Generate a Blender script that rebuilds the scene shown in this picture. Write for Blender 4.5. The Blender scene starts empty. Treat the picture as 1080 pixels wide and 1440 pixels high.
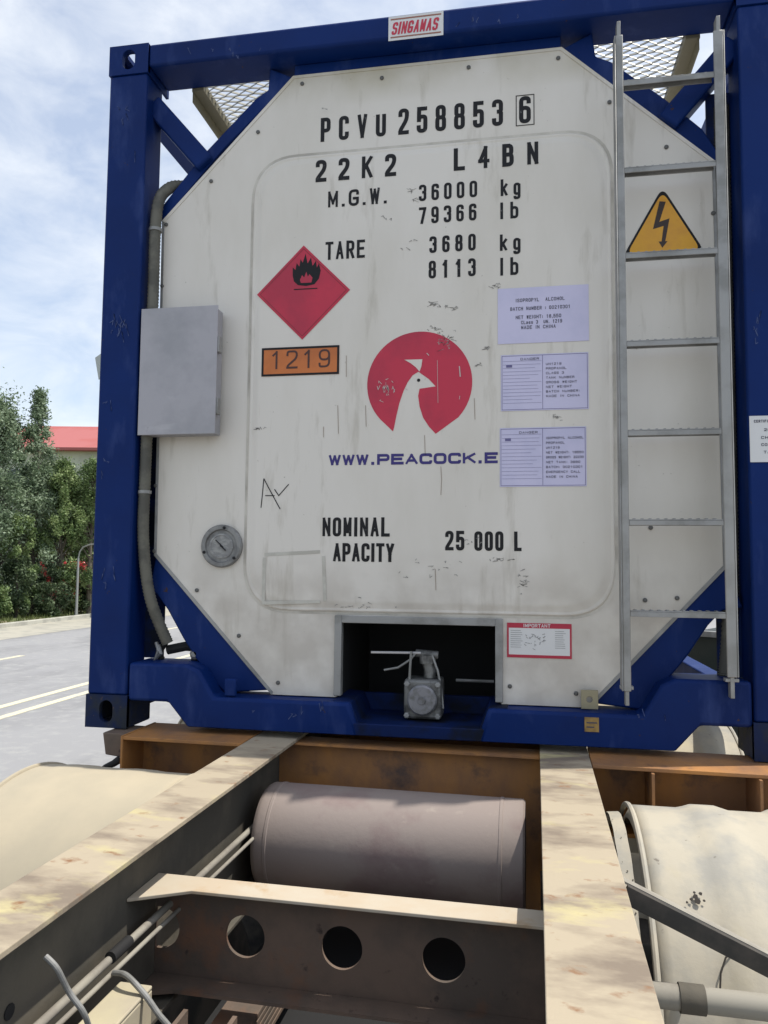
import bpy, bmesh, math, random
from math import sin, cos, tan, pi, radians as R, sqrt, atan2
from mathutils import Vector, Matrix
random.seed(7)
scene = bpy.context.scene
col = scene.collection

# ------------------------------------------------------------------ camera
CAM = Vector((0.33164, -2.54837, 0.59922))
YAW, PITCH, ROLL, FPX = 0.175789, 0.0699185, 0.00977, 1056.0
fwd = Vector((-sin(YAW)*cos(PITCH), cos(YAW)*cos(PITCH), sin(PITCH)))
rt = Vector((cos(YAW), sin(YAW), 0))
up = rt.cross(fwd)
rt, up = rt*cos(ROLL)+up*sin(ROLL), -rt*sin(ROLL)+up*cos(ROLL)
cam = bpy.data.objects.new('camera', bpy.data.cameras.new('camera'))
col.objects.link(cam)
M = Matrix((rt, up, -fwd)).transposed().to_4x4(); M.translation = CAM
cam.matrix_world = M
cam.data.sensor_fit = 'VERTICAL'; cam.data.sensor_height = 36; cam.data.lens = FPX/1440*36
cam.data.clip_start = .05; cam.data.clip_end = 3000
scene.camera = cam

# ------------------------------------------------------------------ light
TX, TY = .40, .105                       # sunlight runs towards (-TX,-TY,-1)
ELEV = atan2(1, sqrt(TX*TX+TY*TY))
sun = bpy.data.objects.new('sun', bpy.data.lights.new('sun', 'SUN'))
col.objects.link(sun)
sun.data.energy = 3.7; sun.data.angle = R(.5); sun.data.color = (1, .95, .86)
sun.rotation_euler = Vector((-TX, -TY, -1)).to_track_quat('-Z', 'Y').to_euler()
sun.location = (5, 3, 12)
W = bpy.data.worlds.new('World'); scene.world = W; W.use_nodes = True
nt = W.node_tree; nt.nodes.clear(); N = nt.nodes.new; L = nt.links.new
wo = N('ShaderNodeOutputWorld'); bg = N('ShaderNodeBackground'); bg.inputs[1].default_value = .15
sky = N('ShaderNodeTexSky'); sky.sky_type = 'NISHITA'; sky.sun_disc = False
sky.sun_elevation = ELEV; sky.sun_rotation = atan2(TX, TY); sky.air_density = 1.0; sky.dust_density = 1.5; sky.ozone_density = 1.2
tc = N('ShaderNodeTexCoord'); mp = N('ShaderNodeMapping'); mp.inputs['Scale'].default_value = (1.4, 1.4, 2.6)
mp.inputs['Rotation'].default_value = (0, .12, .4)
L(tc.outputs['Generated'], mp.inputs[0])
n1 = N('ShaderNodeTexNoise'); n1.inputs['Scale'].default_value = 5.6; n1.inputs['Detail'].default_value = 9; n1.inputs['Roughness'].default_value = .58
n1.inputs['Distortion'].default_value = .35
L(mp.outputs[0], n1.inputs[0])
cr = N('ShaderNodeValToRGB'); cr.color_ramp.elements[0].position = .34; cr.color_ramp.elements[1].position = .74
cr.color_ramp.elements[0].color = (.30, .30, .30, 1); cr.color_ramp.elements[1].color = (.8, .8, .8, 1)
L(n1.outputs[0], cr.inputs[0])
mx = N('ShaderNodeMix'); mx.data_type = 'RGBA'
mx.inputs[7].default_value = (5.6, 5.8, 6.0, 1)
L(cr.outputs[0], mx.inputs[0]); L(sky.outputs[0], mx.inputs[6]); L(mx.outputs[2], bg.inputs[0]); L(bg.outputs[0], wo.inputs[0])
vs = scene.view_settings; vs.view_transform = 'Standard'; vs.look = 'None'; vs.gamma = 1; vs.use_curve_mapping = False
vs.exposure = .36

# ------------------------------------------------------------------ helpers
def at(px, py, y=None, x=None, z=None):
    d = fwd + rt*((px-540)/FPX) - up*((py-720)/FPX)
    if y is not None: t = (y-CAM.y)/d.y
    elif x is not None: t = (x-CAM.x)/d.x
    else: t = (z-CAM.z)/d.z
    return CAM + d*t

MATS = {}
def mat(name, base, rough=.6, metal=0., alt=None, scale=3., stretch=(1, 1, 1), lo=.45, hi=.6, bump=0., bscale=30., alt2=None, s2=12., lo2=.55, hi2=.7, st2=(1, 1, 1), spec=.5, detail=6, bst=(1,1,1), alt3=None, s3=60., lo3=.66, hi3=.70, st3=(1, 1, 1)):
    if name in MATS: return MATS[name]
    m = bpy.data.materials.new(name); m.use_nodes = True; t = m.node_tree; b = t.nodes['Principled BSDF']
    b.inputs['Roughness'].default_value = rough; b.inputs['Metallic'].default_value = metal
    b.inputs['Specular IOR Level'].default_value = spec
    c4 = lambda c: (c[0], c[1], c[2], 1)
    b.inputs['Base Color'].default_value = c4(base)
    tcn = t.nodes.new('ShaderNodeTexCoord')
    def noise(sc, st, l, h):
        mpn = t.nodes.new('ShaderNodeMapping'); mpn.inputs['Scale'].default_value = st
        t.links.new(tcn.outputs['Object'], mpn.inputs[0])
        nn = t.nodes.new('ShaderNodeTexNoise'); nn.inputs['Scale'].default_value = sc; nn.inputs['Detail'].default_value = detail; nn.inputs['Roughness'].default_value = .6
        t.links.new(mpn.outputs[0], nn.inputs[0])
        mr = t.nodes.new('ShaderNodeMapRange'); mr.inputs[1].default_value = l; mr.inputs[2].default_value = h
        t.links.new(nn.outputs[0], mr.inputs[0]); return mr.outputs[0]
    prev = None
    for a, sc, st, l, h in ((alt, scale, stretch, lo, hi), (alt2, s2, st2, lo2, hi2), (alt3, s3, st3, lo3, hi3)):
        if a is None: continue
        mm = t.nodes.new('ShaderNodeMix'); mm.data_type = 'RGBA'
        t.links.new(noise(sc, st, l, h), mm.inputs[0])
        if prev is None: mm.inputs[6].default_value = c4(base)
        else: t.links.new(prev, mm.inputs[6])
        mm.inputs[7].default_value = c4(a); prev = mm.outputs[2]
    if prev is not None: t.links.new(prev, b.inputs['Base Color'])
    if bump:
        bn = t.nodes.new('ShaderNodeBump'); bn.inputs['Strength'].default_value = bump; bn.inputs['Distance'].default_value = .02
        t.links.new(noise(bscale, bst, 0, 1), bn.inputs['Height']); t.links.new(bn.outputs[0], b.inputs['Normal'])
    MATS[name] = m; return m

class MB:
    def __init__(s): s.v = []; s.f = []
    def add(s, vs, fs):
        o = len(s.v); s.v += [tuple(v) for v in vs]; s.f += [tuple(i+o for i in f) for f in fs]; return s
    def box(s, x0, x1, y0, y1, z0, z1, T=None):
        vs = [(x, y, z) for z in (z0, z1) for y in (y0, y1) for x in (x0, x1)]
        if T: vs = [T @ Vector(v) for v in vs]
        return s.add(vs, [(0, 2, 3, 1), (4, 5, 7, 6), (0, 1, 5, 4), (2, 6, 7, 3), (0, 4, 6, 2), (1, 3, 7, 5)])
    def prism(s, pts, a, b, axis='y', T=None):
        """polygon pts in the plane across the axis, extruded from a to b"""
        n = len(pts)
        f = {'y': lambda p, d: (p[0], d, p[1]), 'x': lambda p, d: (d, p[0], p[1]), 'z': lambda p, d: (p[0], p[1], d)}[axis]
        vs = [f(p, a) for p in pts]+[f(p, b) for p in pts]
        if T: vs = [T @ Vector(v) for v in vs]
        return s.add(vs, [tuple(range(n)), tuple(range(2*n-1, n-1, -1))]+[(i, n+i, n+(i+1) % n, (i+1) % n) for i in range(n)])
    def bar(s, p, q, w, h, upv=(0, 0, 1)):
        p, q = Vector(p), Vector(q); d = (q-p); l = d.length; d.normalize()
        sd = d.cross(Vector(upv)).normalized(); u = sd.cross(d)
        vs = [c+sd*a*w/2+u*b*h/2 for c in (p, q) for a, b in ((-1, -1), (1, -1), (1, 1), (-1, 1))]
        return s.add(vs, [(0, 1, 2, 3), (7, 6, 5, 4), (0, 4, 5, 1), (1, 5, 6, 2), (2, 6, 7, 3), (3, 7, 4, 0)])
    def tube(s, pts, r, n=12, cap=True):
        pts = [Vector(p) for p in pts]; rs = r if isinstance(r, (list, tuple)) else [r]*len(pts)
        o = len(s.v); prev = None
        for i, p in enumerate(pts):
            d = (pts[min(i+1, len(pts)-1)]-pts[max(i-1, 0)]).normalized()
            if prev is None: a = d.orthogonal().normalized()
            else: a = (prev-d*prev.dot(d)).normalized()
            prev = a; b = d.cross(a)
            for k in range(n):
                t = 2*pi*k/n; s.v.append(tuple(p+(a*cos(t)+b*sin(t))*rs[i]))
        for i in range(len(pts)-1):
            for k in range(n):
                k2 = (k+1) % n; s.f.append((o+i*n+k, o+i*n+k2, o+(i+1)*n+k2, o+(i+1)*n+k))
        if cap:
            s.f.append(tuple(o+k for k in range(n-1, -1, -1))); e = o+(len(pts)-1)*n; s.f.append(tuple(e+k for k in range(n)))
        return s
    def lathe(s, prof, c, axis='x', n=40):
        """prof: (offset along axis, radius)"""
        o = len(s.v); c = Vector(c)
        for a, r in prof:
            for k in range(n):
                t = 2*pi*k/n
                if axis == 'x': v = (a, r*cos(t), r*sin(t))
                elif axis == 'y': v = (r*cos(t), a, -r*sin(t))
                else: v = (r*cos(t), r*sin(t), a)
                s.v.append(tuple(c+Vector(v)))
        for i in range(len(prof)-1):
            for k in range(n):
                k2 = (k+1) % n; s.f.append((o+i*n+k, o+i*n+k2, o+(i+1)*n+k2, o+(i+1)*n+k))
        s.f.append(tuple(o+k for k in range(n-1, -1, -1))); e = o+(len(prof)-1)*n; s.f.append(tuple(e+k for k in range(n)))
        return s
    def poly(s, pts): return s.add(pts, [tuple(range(len(pts)))])
    def build(s, name, m, parent=None, smooth=False, bevel=0., seg=2, label=None, ang=35):
        me = bpy.data.meshes.new(name); me.from_pydata(s.v, [], s.f); me.update()
        bm = bmesh.new(); bm.from_mesh(me); bmesh.ops.recalc_face_normals(bm, faces=bm.faces)
        big = [f for f in bm.faces if len(f.verts) > 4]
        if big: bmesh.ops.triangulate(bm, faces=big)
        bm.to_mesh(me); bm.free()
        o = bpy.data.objects.new(name, me); col.objects.link(o); me.materials.append(m)
        if parent: o.parent = parent
        if bevel:
            md = o.modifiers.new('bevel', 'BEVEL'); md.width = bevel; md.segments = seg; md.limit_method = 'ANGLE'; md.angle_limit = R(40)
            md.harden_normals = False
        if smooth or bevel:
            me.set_sharp_from_angle(angle=R(ang)); me.polygons.foreach_set('use_smooth', [True]*len(me.polygons))
        if label: o['label'] = label
        return o

def empty(name, loc=(0, 0, 0), rz=0., label=None, cat=None, group=None):
    o = bpy.data.objects.new(name, None); col.objects.link(o); o.location = loc; o.rotation_euler = (0, 0, rz)
    o.empty_display_size = .2
    return tag(o, label, cat, group)
def tag(o, label=None, cat=None, group=None, kind=None):
    if label: o['label'] = label
    if cat: o['category'] = cat
    if group: o['group'] = group
    if kind: o['kind'] = kind
    return o
def copy_tree(o, parent=None):
    c = o.copy(); col.objects.link(c)
    if parent: c.parent = parent
    for ch in list(o.children): copy_tree(ch, c)
    return c

def rounded(pts, closed, rad, seg=5):
    out = []; n = len(pts)
    for i, p in enumerate(pts):
        if not closed and i in (0, n-1): out.append(p); continue
        a = Vector(pts[i-1]); b = Vector(p); c = Vector(pts[(i+1) % n])
        u = a-b; w = c-b; r = min(rad, u.length*.5, w.length*.5)
        p0 = b+u.normalized()*r; p1 = b+w.normalized()*r
        for k in range(seg+1):
            t = k/seg; out.append(tuple(p0*(1-t)**2+b*2*t*(1-t)+p1*t*t))
    return out
def ribbon(mb, pts, w, closed, f, lift):
    """flat painted stroke; f maps (u,v,lift) to a point"""
    P = []
    for p in pts:
        if not P or (Vector(p)-P[-1]).length > 1e-5: P.append(Vector(p))
    if closed and (P[0]-P[-1]).length < 1e-5: P.pop()
    n = len(P); Lf = []; Rg = []
    for i in range(n):
        d0 = (P[i]-P[i-1]) if (closed or i) else (P[1]-P[0])
        d1 = (P[(i+1) % n]-P[i]) if (closed or i < n-1) else d0
        d0 = d0.normalized(); d1 = d1.normalized(); n0 = Vector((-d0.y, d0.x)); n1_ = Vector((-d1.y, d1.x))
        m = n0+n1_
        if m.length < .3: m = n0
        m.normalize(); k = w/2/max(.33, m.dot(n0)); Lf.append(P[i]+m*k); Rg.append(P[i]-m*k)
    o = len(mb.v); mb.v += [tuple(f(p.x, p.y, lift)) for p in Lf]+[tuple(f(p.x, p.y, lift)) for p in Rg]
    for i in range(n if closed else n-1):
        j = (i+1) % n; mb.f.append((o+i, o+j, o+n+j, o+n+i))

# stroke letters on a unit box: (points, closed, round)
G = {
'0': [([(0, 0), (1, 0), (1, 1), (0, 1)], 1, 1)], 'O': [([(0, 0), (1, 0), (1, 1), (0, 1)], 1, 1)],
'1': [([(.55, 0), (.55, 1), (.2, .8)], 0, 0)],
'2': [([(0, .72), (0, 1), (1, 1), (1, .6), (.04, .12), (.02, 0)], 0, 1), ([(0, 0), (1, 0)], 0, 0)],
'3': [([(0, .76), (0, 1), (1, 1), (1, .54), (.4, .54)], 0, 1), ([(.4, .54), (1, .54), (1, 0), (0, 0), (0, .26)], 0, 1)],
'4': [([(.78, 0), (.78, 1), (0, .3), (1.08, .3)], 0, 0)],
'5': [([(.95, 1), (.05, 1), (.03, .5)], 0, 0), ([(.03, .52), (.2, .64), (1, .64), (1, 0), (0, 0), (0, .26)], 0, 1)],
'6': [([(0, .28), (0, 1), (1, 1), (1, .76)], 0, 1), ([(0, 0), (1, 0), (1, .58), (0, .58)], 1, 1)],
'7': [([(0, 1), (1, 1), (.35, 0)], 0, 0)],
'8': [([(0, 0), (1, 0), (1, .53), (0, .53)], 1, 1), ([(.04, .53), (.96, .53), (.96, 1), (.04, 1)], 1, 1)],
'9': [([(0, .24), (0, 0), (1, 0), (1, .72)], 0, 1), ([(0, 1), (1, 1), (1, .42), (0, .42)], 1, 1)],
'A': [([(0, 0), (.5, 1), (1, 0)], 0, 0), ([(.18, .3), (.82, .3)], 0, 0)],
'B': [([(0, 0), (0, 1), (.5, 1)], 0, 0), ([(0, 1), (.95, 1), (.95, .53), (.1, .53)], 0, 1), ([(.1, .53), (1, .53), (1, 0), (0, 0)], 0, 1)],
'C': [([(1, .7), (1, 1), (0, 1), (0, 0), (1, 0), (1, .3)], 0, 1)],
'D': [([(0, 0), (0, 1), (.4, 1)], 0, 0), ([(0, 1), (1, 1), (1, 0), (0, 0)], 0, 1)],
'E': [([(1, 1), (0, 1), (0, 0), (1, 0)], 0, 0), ([(0, .53), (.85, .53)], 0, 0)],
'F': [([(1, 1), (0, 1), (0, 0)], 0, 0), ([(0, .53), (.85, .53)], 0, 0)],
'G': [([(1, .7), (1, 1), (0, 1), (0, 0), (1, 0), (1, .45)], 0, 1), ([(1, .45), (.55, .45)], 0, 0)],
'H': [([(0, 0), (0, 1)], 0, 0), ([(1, 0), (1, 1)], 0, 0), ([(0, .53), (1, .53)], 0, 0)],
'I': [([(.5, 0), (.5, 1)], 0, 0)], 'l': [([(.5, 0), (.5, 1.02)], 0, 0)],
'K': [([(0, 0), (0, 1)], 0, 0), ([(1, 1), (.05, .4)], 0, 0), ([(.35, .6), (1.02, 0)], 0, 0)],
'L': [([(0, 1), (0, 0), (1, 0)], 0, 0)],
'M': [([(0, 0), (0, 1), (.5, .2), (1, 1), (1, 0)], 0, 0)],
'N': [([(0, 0), (0, 1), (1, 0), (1, 1)], 0, 0)],
'P': [([(0, 0), (0, 1), (.4, 1)], 0, 0), ([(0, 1), (1, 1), (1, .45), (0, .45)], 0, 1)],
'R': [([(0, 0), (0, 1), (.4, 1)], 0, 0), ([(0, 1), (1, 1), (1, .48), (0, .48)], 0, 1), ([(.55, .48), (1.02, 0)], 0, 0)],
'S': [([(1, .74), (1, 1), (0, 1), (0, .53), (1, .5), (1, 0), (0, 0), (0, .26)], 0, 1)],
'T': [([(0, 1), (1, 1)], 0, 0), ([(.5, 1), (.5, 0)], 0, 0)],
'U': [([(0, 1), (0, 0), (1, 0), (1, 1)], 0, 1)],
'V': [([(0, 1), (.5, 0), (1, 1)], 0, 0)], 'W': [([(0, 1), (.24, 0), (.5, .95), (.76, 0), (1, 1)], 0, 0)],
'X': [([(0, 0), (1, 1)], 0, 0), ([(0, 1), (1, 0)], 0, 0)],
'Y': [([(0, 1), (.5, .45), (1, 1)], 0, 0), ([(.5, .45), (.5, 0)], 0, 0)],
'k': [([(0, 0), (0, 1)], 0, 0), ([(1, .68), (.05, .28)], 0, 0), ([(.35, .42), (1.02, 0)], 0, 0)],
'g': [([(0, 0), (1, 0), (1, .68), (0, .68)], 1, 1), ([(1, .68), (1, -.3), (0, -.3), (0, -.15)], 0, 1)],
'b': [([(0, 1), (0, 0)], 0, 0), ([(0, 0), (1, 0), (1, .68), (0, .68)], 1, 1)],
'a': [([(1, 0), (1, .68), (0, .68)], 0, 1), ([(0, 0), (1, 0), (1, .4), (0, .4)], 1, 1)],
's': [([(1, .55), (1, .68), (0, .68), (0, .34), (1, .34), (1, 0), (0, 0), (0, .1)], 0, 1)],
':': [([(.5, .1), (.5, .25)], 0, 0), ([(.5, .55), (.5, .7)], 0, 0)],
'.': [], '-': [([(.1, .45), (.9, .45)], 0, 0)], ',': [([(.5, .1), (.4, -.15)], 0, 0)],
}
def text(s, x0, x1, z0, h, y, m, parent, t=None, name='lettering', gap=.28, shear=0., narrow='', label=None, mb=None, slope=0.):
    """s set between x0 and x1 with its baseline at z0 and cap height h on the plane y (facing -y)"""
    own = mb is None
    if own: mb = MB()
    ws = [.45 if c in 'Il1:.,' and c in narrow+'Il:.,' else 1. for c in s]
    tot = sum(ws)+gap*(len(s)-1); u = (x1-x0)/tot; x = x0
    if t is None: t = h*.2
    k = 0
    for c, w in zip(s, ws):
        cw = u*w
        lo_ = -h if c in 'g,' else 0
        f = lambda a, b, l: (x0+a+shear*b, y-l, z0+max(lo_, min(h, b)))
        if c == '.':
            ribbon(mb, [(x-x0+cw/2-t*.55, t*.55), (x-x0+cw/2+t*.55, t*.55)], t*1.1, False, f, 0)
        for pts, cl, rd in (G.get(c, []) if c != ' ' else []):
            q = [(x-x0+t/2+px*(cw-t), t/2+py*(h-t)) for px, py in pts]
            if rd:
                ribbon(mb, rounded(q, cl, min(cw*.42, h*.26)), t, bool(cl), f, k*.0001); k = (k+1) % 6
            else:
                xa, xb = x-x0, x-x0+cw*1.06
                g = lambda a, b, l, xa=xa, xb=xb: f(max(xa, min(xb, a)), b, l)
                tt = t*.86 if c in 'VWMNAK4' else t
                for i_ in range(len(q)-1):
                    A_, B_ = Vector(q[i_]), Vector(q[i_+1]); e_ = (B_-A_).normalized()*tt*.5
                    ribbon(mb, [A_-e_, B_+e_], tt, False, g, k*.0001); k = (k+1) % 6
        x += cw+u*gap
        if own and gap >= .4 and mb.v: mb.build(name, m, parent, label=label); mb = MB()
    if own and mb.v: return mb.build(name, m, parent, label=label)
def ptext(s, pl, pr, top, y, m, parent, **k):
    """text placed from its baseline ends and the top of its first letter"""
    a = at(*pl, y=y); b = at(*pr, y=y); tp = at(pl[0], top, y=y)
    return text(s, a.x, b.x, (a.z+b.z)/2, tp.z-a.z, y, m, parent, **k)

# ------------------------------------------------------------------ materials
blue = mat('blue_paint', (.0015, .020, .125), .55, spec=.16, alt=(.001, .013, .085), scale=1.6, lo=.4, hi=.7, alt2=(.03, .055, .18), s2=9, lo2=.54, hi2=.8, st2=(1, 1, .35), bump=.08, bscale=10, alt3=(.05, .03, .022), s3=38, lo3=.69, hi3=.72)
grime2 = mat('scuffed_casting', (.006, .016, .06), .65, spec=.2, alt=(.02, .025, .035), scale=9, alt3=(.09, .06, .045), s3=34, lo3=.64, hi3=.70)
shade_blue = mat('shaded_blue', (.003, .014, .075), .65, spec=.16, alt=(.006, .009, .02), scale=7)  # darkened navy, shade painted into the colour for trough and post gaps
white = mat('panel_white', (.68, .645, .59), .5, alt=(.585, .55, .485), scale=1.3, stretch=(1.4, 1, .5), lo=.42, hi=.68, alt2=(.38, .345, .28), s2=7, lo2=.58, hi2=.85, st2=(2.2, 1, .35), bump=.10, bscale=2.2, alt3=(.33, .30, .25), s3=55, lo3=.70, hi3=.76)
def stain(m, zlo, zhi, c, scale, amt):
    """an old stain in a band of heights, broken up by noise"""
    t = m.node_tree; b = t.nodes['Principled BSDF']; src = b.inputs['Base Color'].links[0].from_socket
    q = t.nodes.new('ShaderNodeTexCoord'); sx = t.nodes.new('ShaderNodeSeparateXYZ'); t.links.new(q.outputs['Object'], sx.inputs[0])
    a = t.nodes.new('ShaderNodeMapRange'); a.inputs[1].default_value = zlo; a.inputs[2].default_value = zhi; t.links.new(sx.outputs[2], a.inputs[0])
    n = t.nodes.new('ShaderNodeTexNoise'); n.inputs['Scale'].default_value = scale; n.inputs['Detail'].default_value = 7; t.links.new(q.outputs['Object'], n.inputs[0])
    r_ = t.nodes.new('ShaderNodeMapRange'); r_.inputs[1].default_value = .36; r_.inputs[2].default_value = .62; r_.inputs[4].default_value = amt; t.links.new(n.outputs[0], r_.inputs[0])
    mu = t.nodes.new('ShaderNodeMath'); mu.operation = 'MULTIPLY'; t.links.new(a.outputs[0], mu.inputs[0]); t.links.new(r_.outputs[0], mu.inputs[1])
    mm = t.nodes.new('ShaderNodeMix'); mm.data_type = 'RGBA'; mm.inputs[7].default_value = (*c, 1)
    t.links.new(mu.outputs[0], mm.inputs[0]); t.links.new(src, mm.inputs[6]); t.links.new(mm.outputs[2], b.inputs['Base Color'])
stain(white, 2.31, 2.44, (.40, .36, .24), 2.5, .95)
stain(white, .66, .46, (.44, .40, .35), 9, .6)
black = mat('black_vinyl', (.012, .012, .014), .55, spec=.25, alt3=(.12, .12, .12), s3=45, lo3=.66, hi3=.72)
navy = mat('navy_vinyl', (.03, .02, .16), .5)
red = mat('red_vinyl', (.50, .02, .055), .45, alt=(.40, .018, .05), scale=4, alt2=(.5, .2, .2), s2=40, lo2=.70, hi2=.78)
orange = mat('orange_vinyl', (.55, .16, .035), .5, alt=(.46, .13, .03), scale=6)
yellow = mat('yellow_vinyl', (.72, .36, .02), .45, alt=(.62, .29, .03), scale=5)
paper = mat('sticker_paper', (.56, .54, .72), .55, alt=(.51, .50, .68), scale=5)
ink = mat('faded_ink', (.13, .12, .26), .6)
dink = mat('dark_ink', (.05, .05, .08), .6)
wpaint = mat('plate_white', (.66, .66, .66), .45)
steel = mat('galvanised_steel', (.30, .30, .295), .5, .25, alt=(.22, .22, .21), scale=9, alt2=(.36, .35, .33), s2=3, st2=(1, 1, .2), bump=.04)
boxs = mat('brushed_stainless', (.37, .36, .385), .5, .15, alt=(.30, .30, .32), scale=3.5, bump=.06, bscale=8, alt2=(.45, .44, .46), s2=9, lo2=.6, hi2=.8, st2=(.4, 1, 1.6), alt3=(.22, .22, .23), s3=30, lo3=.68, hi3=.74, st3=(1, 1, .4))
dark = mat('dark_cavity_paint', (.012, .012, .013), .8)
rubber = mat('rubber_hose', (.085, .083, .07), .7, alt=(.14, .135, .11), scale=12)
tyrem = mat('tyre_rubber', (.022, .022, .022), .85, alt=(.07, .06, .05), scale=6)
rust = mat('rust_brown_steel', (.40, .18, .05), .75, alt=(.24, .12, .055), scale=3, stretch=(1.8, 1, 1), lo=.38, hi=.62, alt2=(.07, .05, .045), s2=8, lo2=.58, hi2=.75, bump=.15, bscale=25)
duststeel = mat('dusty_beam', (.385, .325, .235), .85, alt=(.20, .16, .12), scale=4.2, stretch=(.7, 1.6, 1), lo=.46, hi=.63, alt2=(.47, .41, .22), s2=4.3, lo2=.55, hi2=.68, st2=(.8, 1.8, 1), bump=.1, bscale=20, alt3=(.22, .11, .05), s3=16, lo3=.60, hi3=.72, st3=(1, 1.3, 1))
brown = mat('brown_primer', (.155, .108, .08), .8, alt=(.10, .078, .062), scale=4, alt2=(.24, .10, .045), s2=5, lo2=.52, hi2=.75, bump=.1, alt3=(.05, .035, .03), s3=24, lo3=.64, hi3=.72)
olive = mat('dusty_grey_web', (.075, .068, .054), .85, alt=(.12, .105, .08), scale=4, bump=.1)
mud = mat('dusty_mudguard', (.44, .38, .275), .9, alt=(.38, .335, .25), scale=3, alt2=(.46, .41, .27), s2=2.2, bump=.06, bscale=9, lo=.4, hi=.65)
mudlight = mat('pale_mudguard', (.43, .39, .31), .9, alt=(.33, .315, .275), scale=6, alt2=(.48, .42, .28), s2=2.2, bump=.14, bscale=11, alt3=(.20, .18, .15), s3=30, lo3=.68, hi3=.74, lo=.45, hi=.62)
tankm = mat('reservoir_paint', (.265, .218, .195), .75, alt=(.215, .155, .145), scale=4, alt2=(.33, .28, .24), s2=22, lo2=.62, hi2=.8, bump=.05, bscale=60)
pipem = mat('dusty_pipe', (.29, .27, .225), .8, alt=(.22, .20, .17), scale=9)

# ------------------------------------------------------------------ ground, road
GZ = -1.5
def sheet(name, x0, x1, y0, y1, z, m, kind='structure'):
    mb = MB(); mb.add([(x0, y0, z), (x1, y0, z), (x1, y1, z), (x0, y1, z)], [(0, 1, 2, 3)])
    return tag(mb.build(name, m), kind=kind)
grassg = mat('verge_soil', (.10, .12, .045), .95, alt=(.17, .15, .09), scale=.8, alt2=(.07, .11, .03), s2=3, bump=.3, bscale=6)
asph = mat('pale_asphalt', (.27, .27, .275), .9, alt=(.22, .22, .225), scale=.7, stretch=(1, .35, 1), alt2=(.33, .33, .32), s2=5, lo2=.5, hi2=.8, bump=.25, bscale=60)
dustr = mat('dusty_gutter', (.38, .36, .30), .95, alt=(.30, .29, .25), scale=1.4, bump=.2, bscale=20)
kerbm = mat('kerb_concrete', (.45, .44, .38), .9, alt=(.34, .33, .29), scale=2)
linem = mat('road_paint', (.60, .56, .41), .8, alt=(.42, .41, .37), scale=5, lo=.5, hi=.7)
sheet('ground', -1500, 1500, -1500, 1500, GZ-.012, grassg)
sheet('road', -15.6, 12, -60, 400, GZ-.004, asph)
sheet('dusty_gutter', -15.6, -13.2, -60, 400, GZ, dustr)
kb = MB(); kb.box(-15.75, -15.55, -60, 400, GZ-.1, GZ+.13); tag(kb.build('kerb', kerbm, bevel=.015), kind='structure')
vb = MB(); vb.add([(-60, -60, GZ+.1), (-15.75, -60, GZ+.1), (-15.75, 400, GZ+.1), (-60, 400, GZ+.1)], [(0, 1, 2, 3)]); tag(vb.build('verge', grassg), kind='structure')
ml = MB()
for x in (-7.0, -6.5): ml.box(x-.07, x+.07, -60, 400, GZ-.003, GZ+.004)
for k in range(-6, 30): ml.box(-10.6, -10.46, 12.7+k*9-6, 12.7+k*9, GZ-.003, GZ+.004)
tag(ml.build('road_markings', linem), kind='structure')
kb = MB(); kb.box(12, 12.2, -60, 400, GZ-.1, GZ+.13); tag(kb.build('kerb', kerbm, bevel=.015), kind='structure')
vb = MB(); vb.add([(12.2, -60, GZ+.1), (60, -60, GZ+.1), (60, 400, GZ+.1), (12.2, 400, GZ+.1)], [(0, 1, 2, 3)]); tag(vb.build('verge', grassg), kind='structure')

# ------------------------------------------------------------------ the tank container
LN = 6.058; HW = 1.219; H = 2.591
tc_ = empty('tank_container', (0, 0, 0), 0, 'blue framed tank container with white end panel standing on the rusty trailer', 'tank container')
def plate_hole(mb, o, u, v, nrm, w, h, t, hw, hh, r):
    """rectangular plate with a rounded slot in it"""
    o, u, v, nrm = map(Vector, (o, u, v, nrm)); K = 8
    inner = []; outer = []
    for cx, cz, a0 in ((1, 1, 0), (-1, 1, 90), (-1, -1, 180), (1, -1, 270)):
        for k in range(K+1):
            a = R(a0+90*k/K); x = cx*(hw/2-r)+r*cos(a); z = cz*(hh/2-r)+r*sin(a); inner.append((x, z))
            f = min((w/2)/max(1e-6, abs(cos(a))), (h/2)/max(1e-6, abs(sin(a))))
            ox, oz = cos(a)*f, sin(a)*f
            if k == K//2: ox, oz = cx*w/2, cz*h/2
            outer.append((max(-w/2, min(w/2, ox)), max(-h/2, min(h/2, oz))))
    n = len(inner); P = lambda q, d: o+u*q[0]+v*q[1]+nrm*d
    vs = [P(q, 0) for q in outer]+[P(q, 0) for q in inner]+[P(q, -t) for q in outer]+[P(q, -t) for q in inner]
    fs = []
    for i in range(n):
        j = (i+1) % n
        fs += [(i, j, n+j, n+i), (2*n+i, 3*n+i, 3*n+j, 2*n+j), (n+i, n+j, 3*n+j, 3*n+i), (i, 2*n+i, 2*n+j, j)]
    mb.add(vs, fs)
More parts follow.
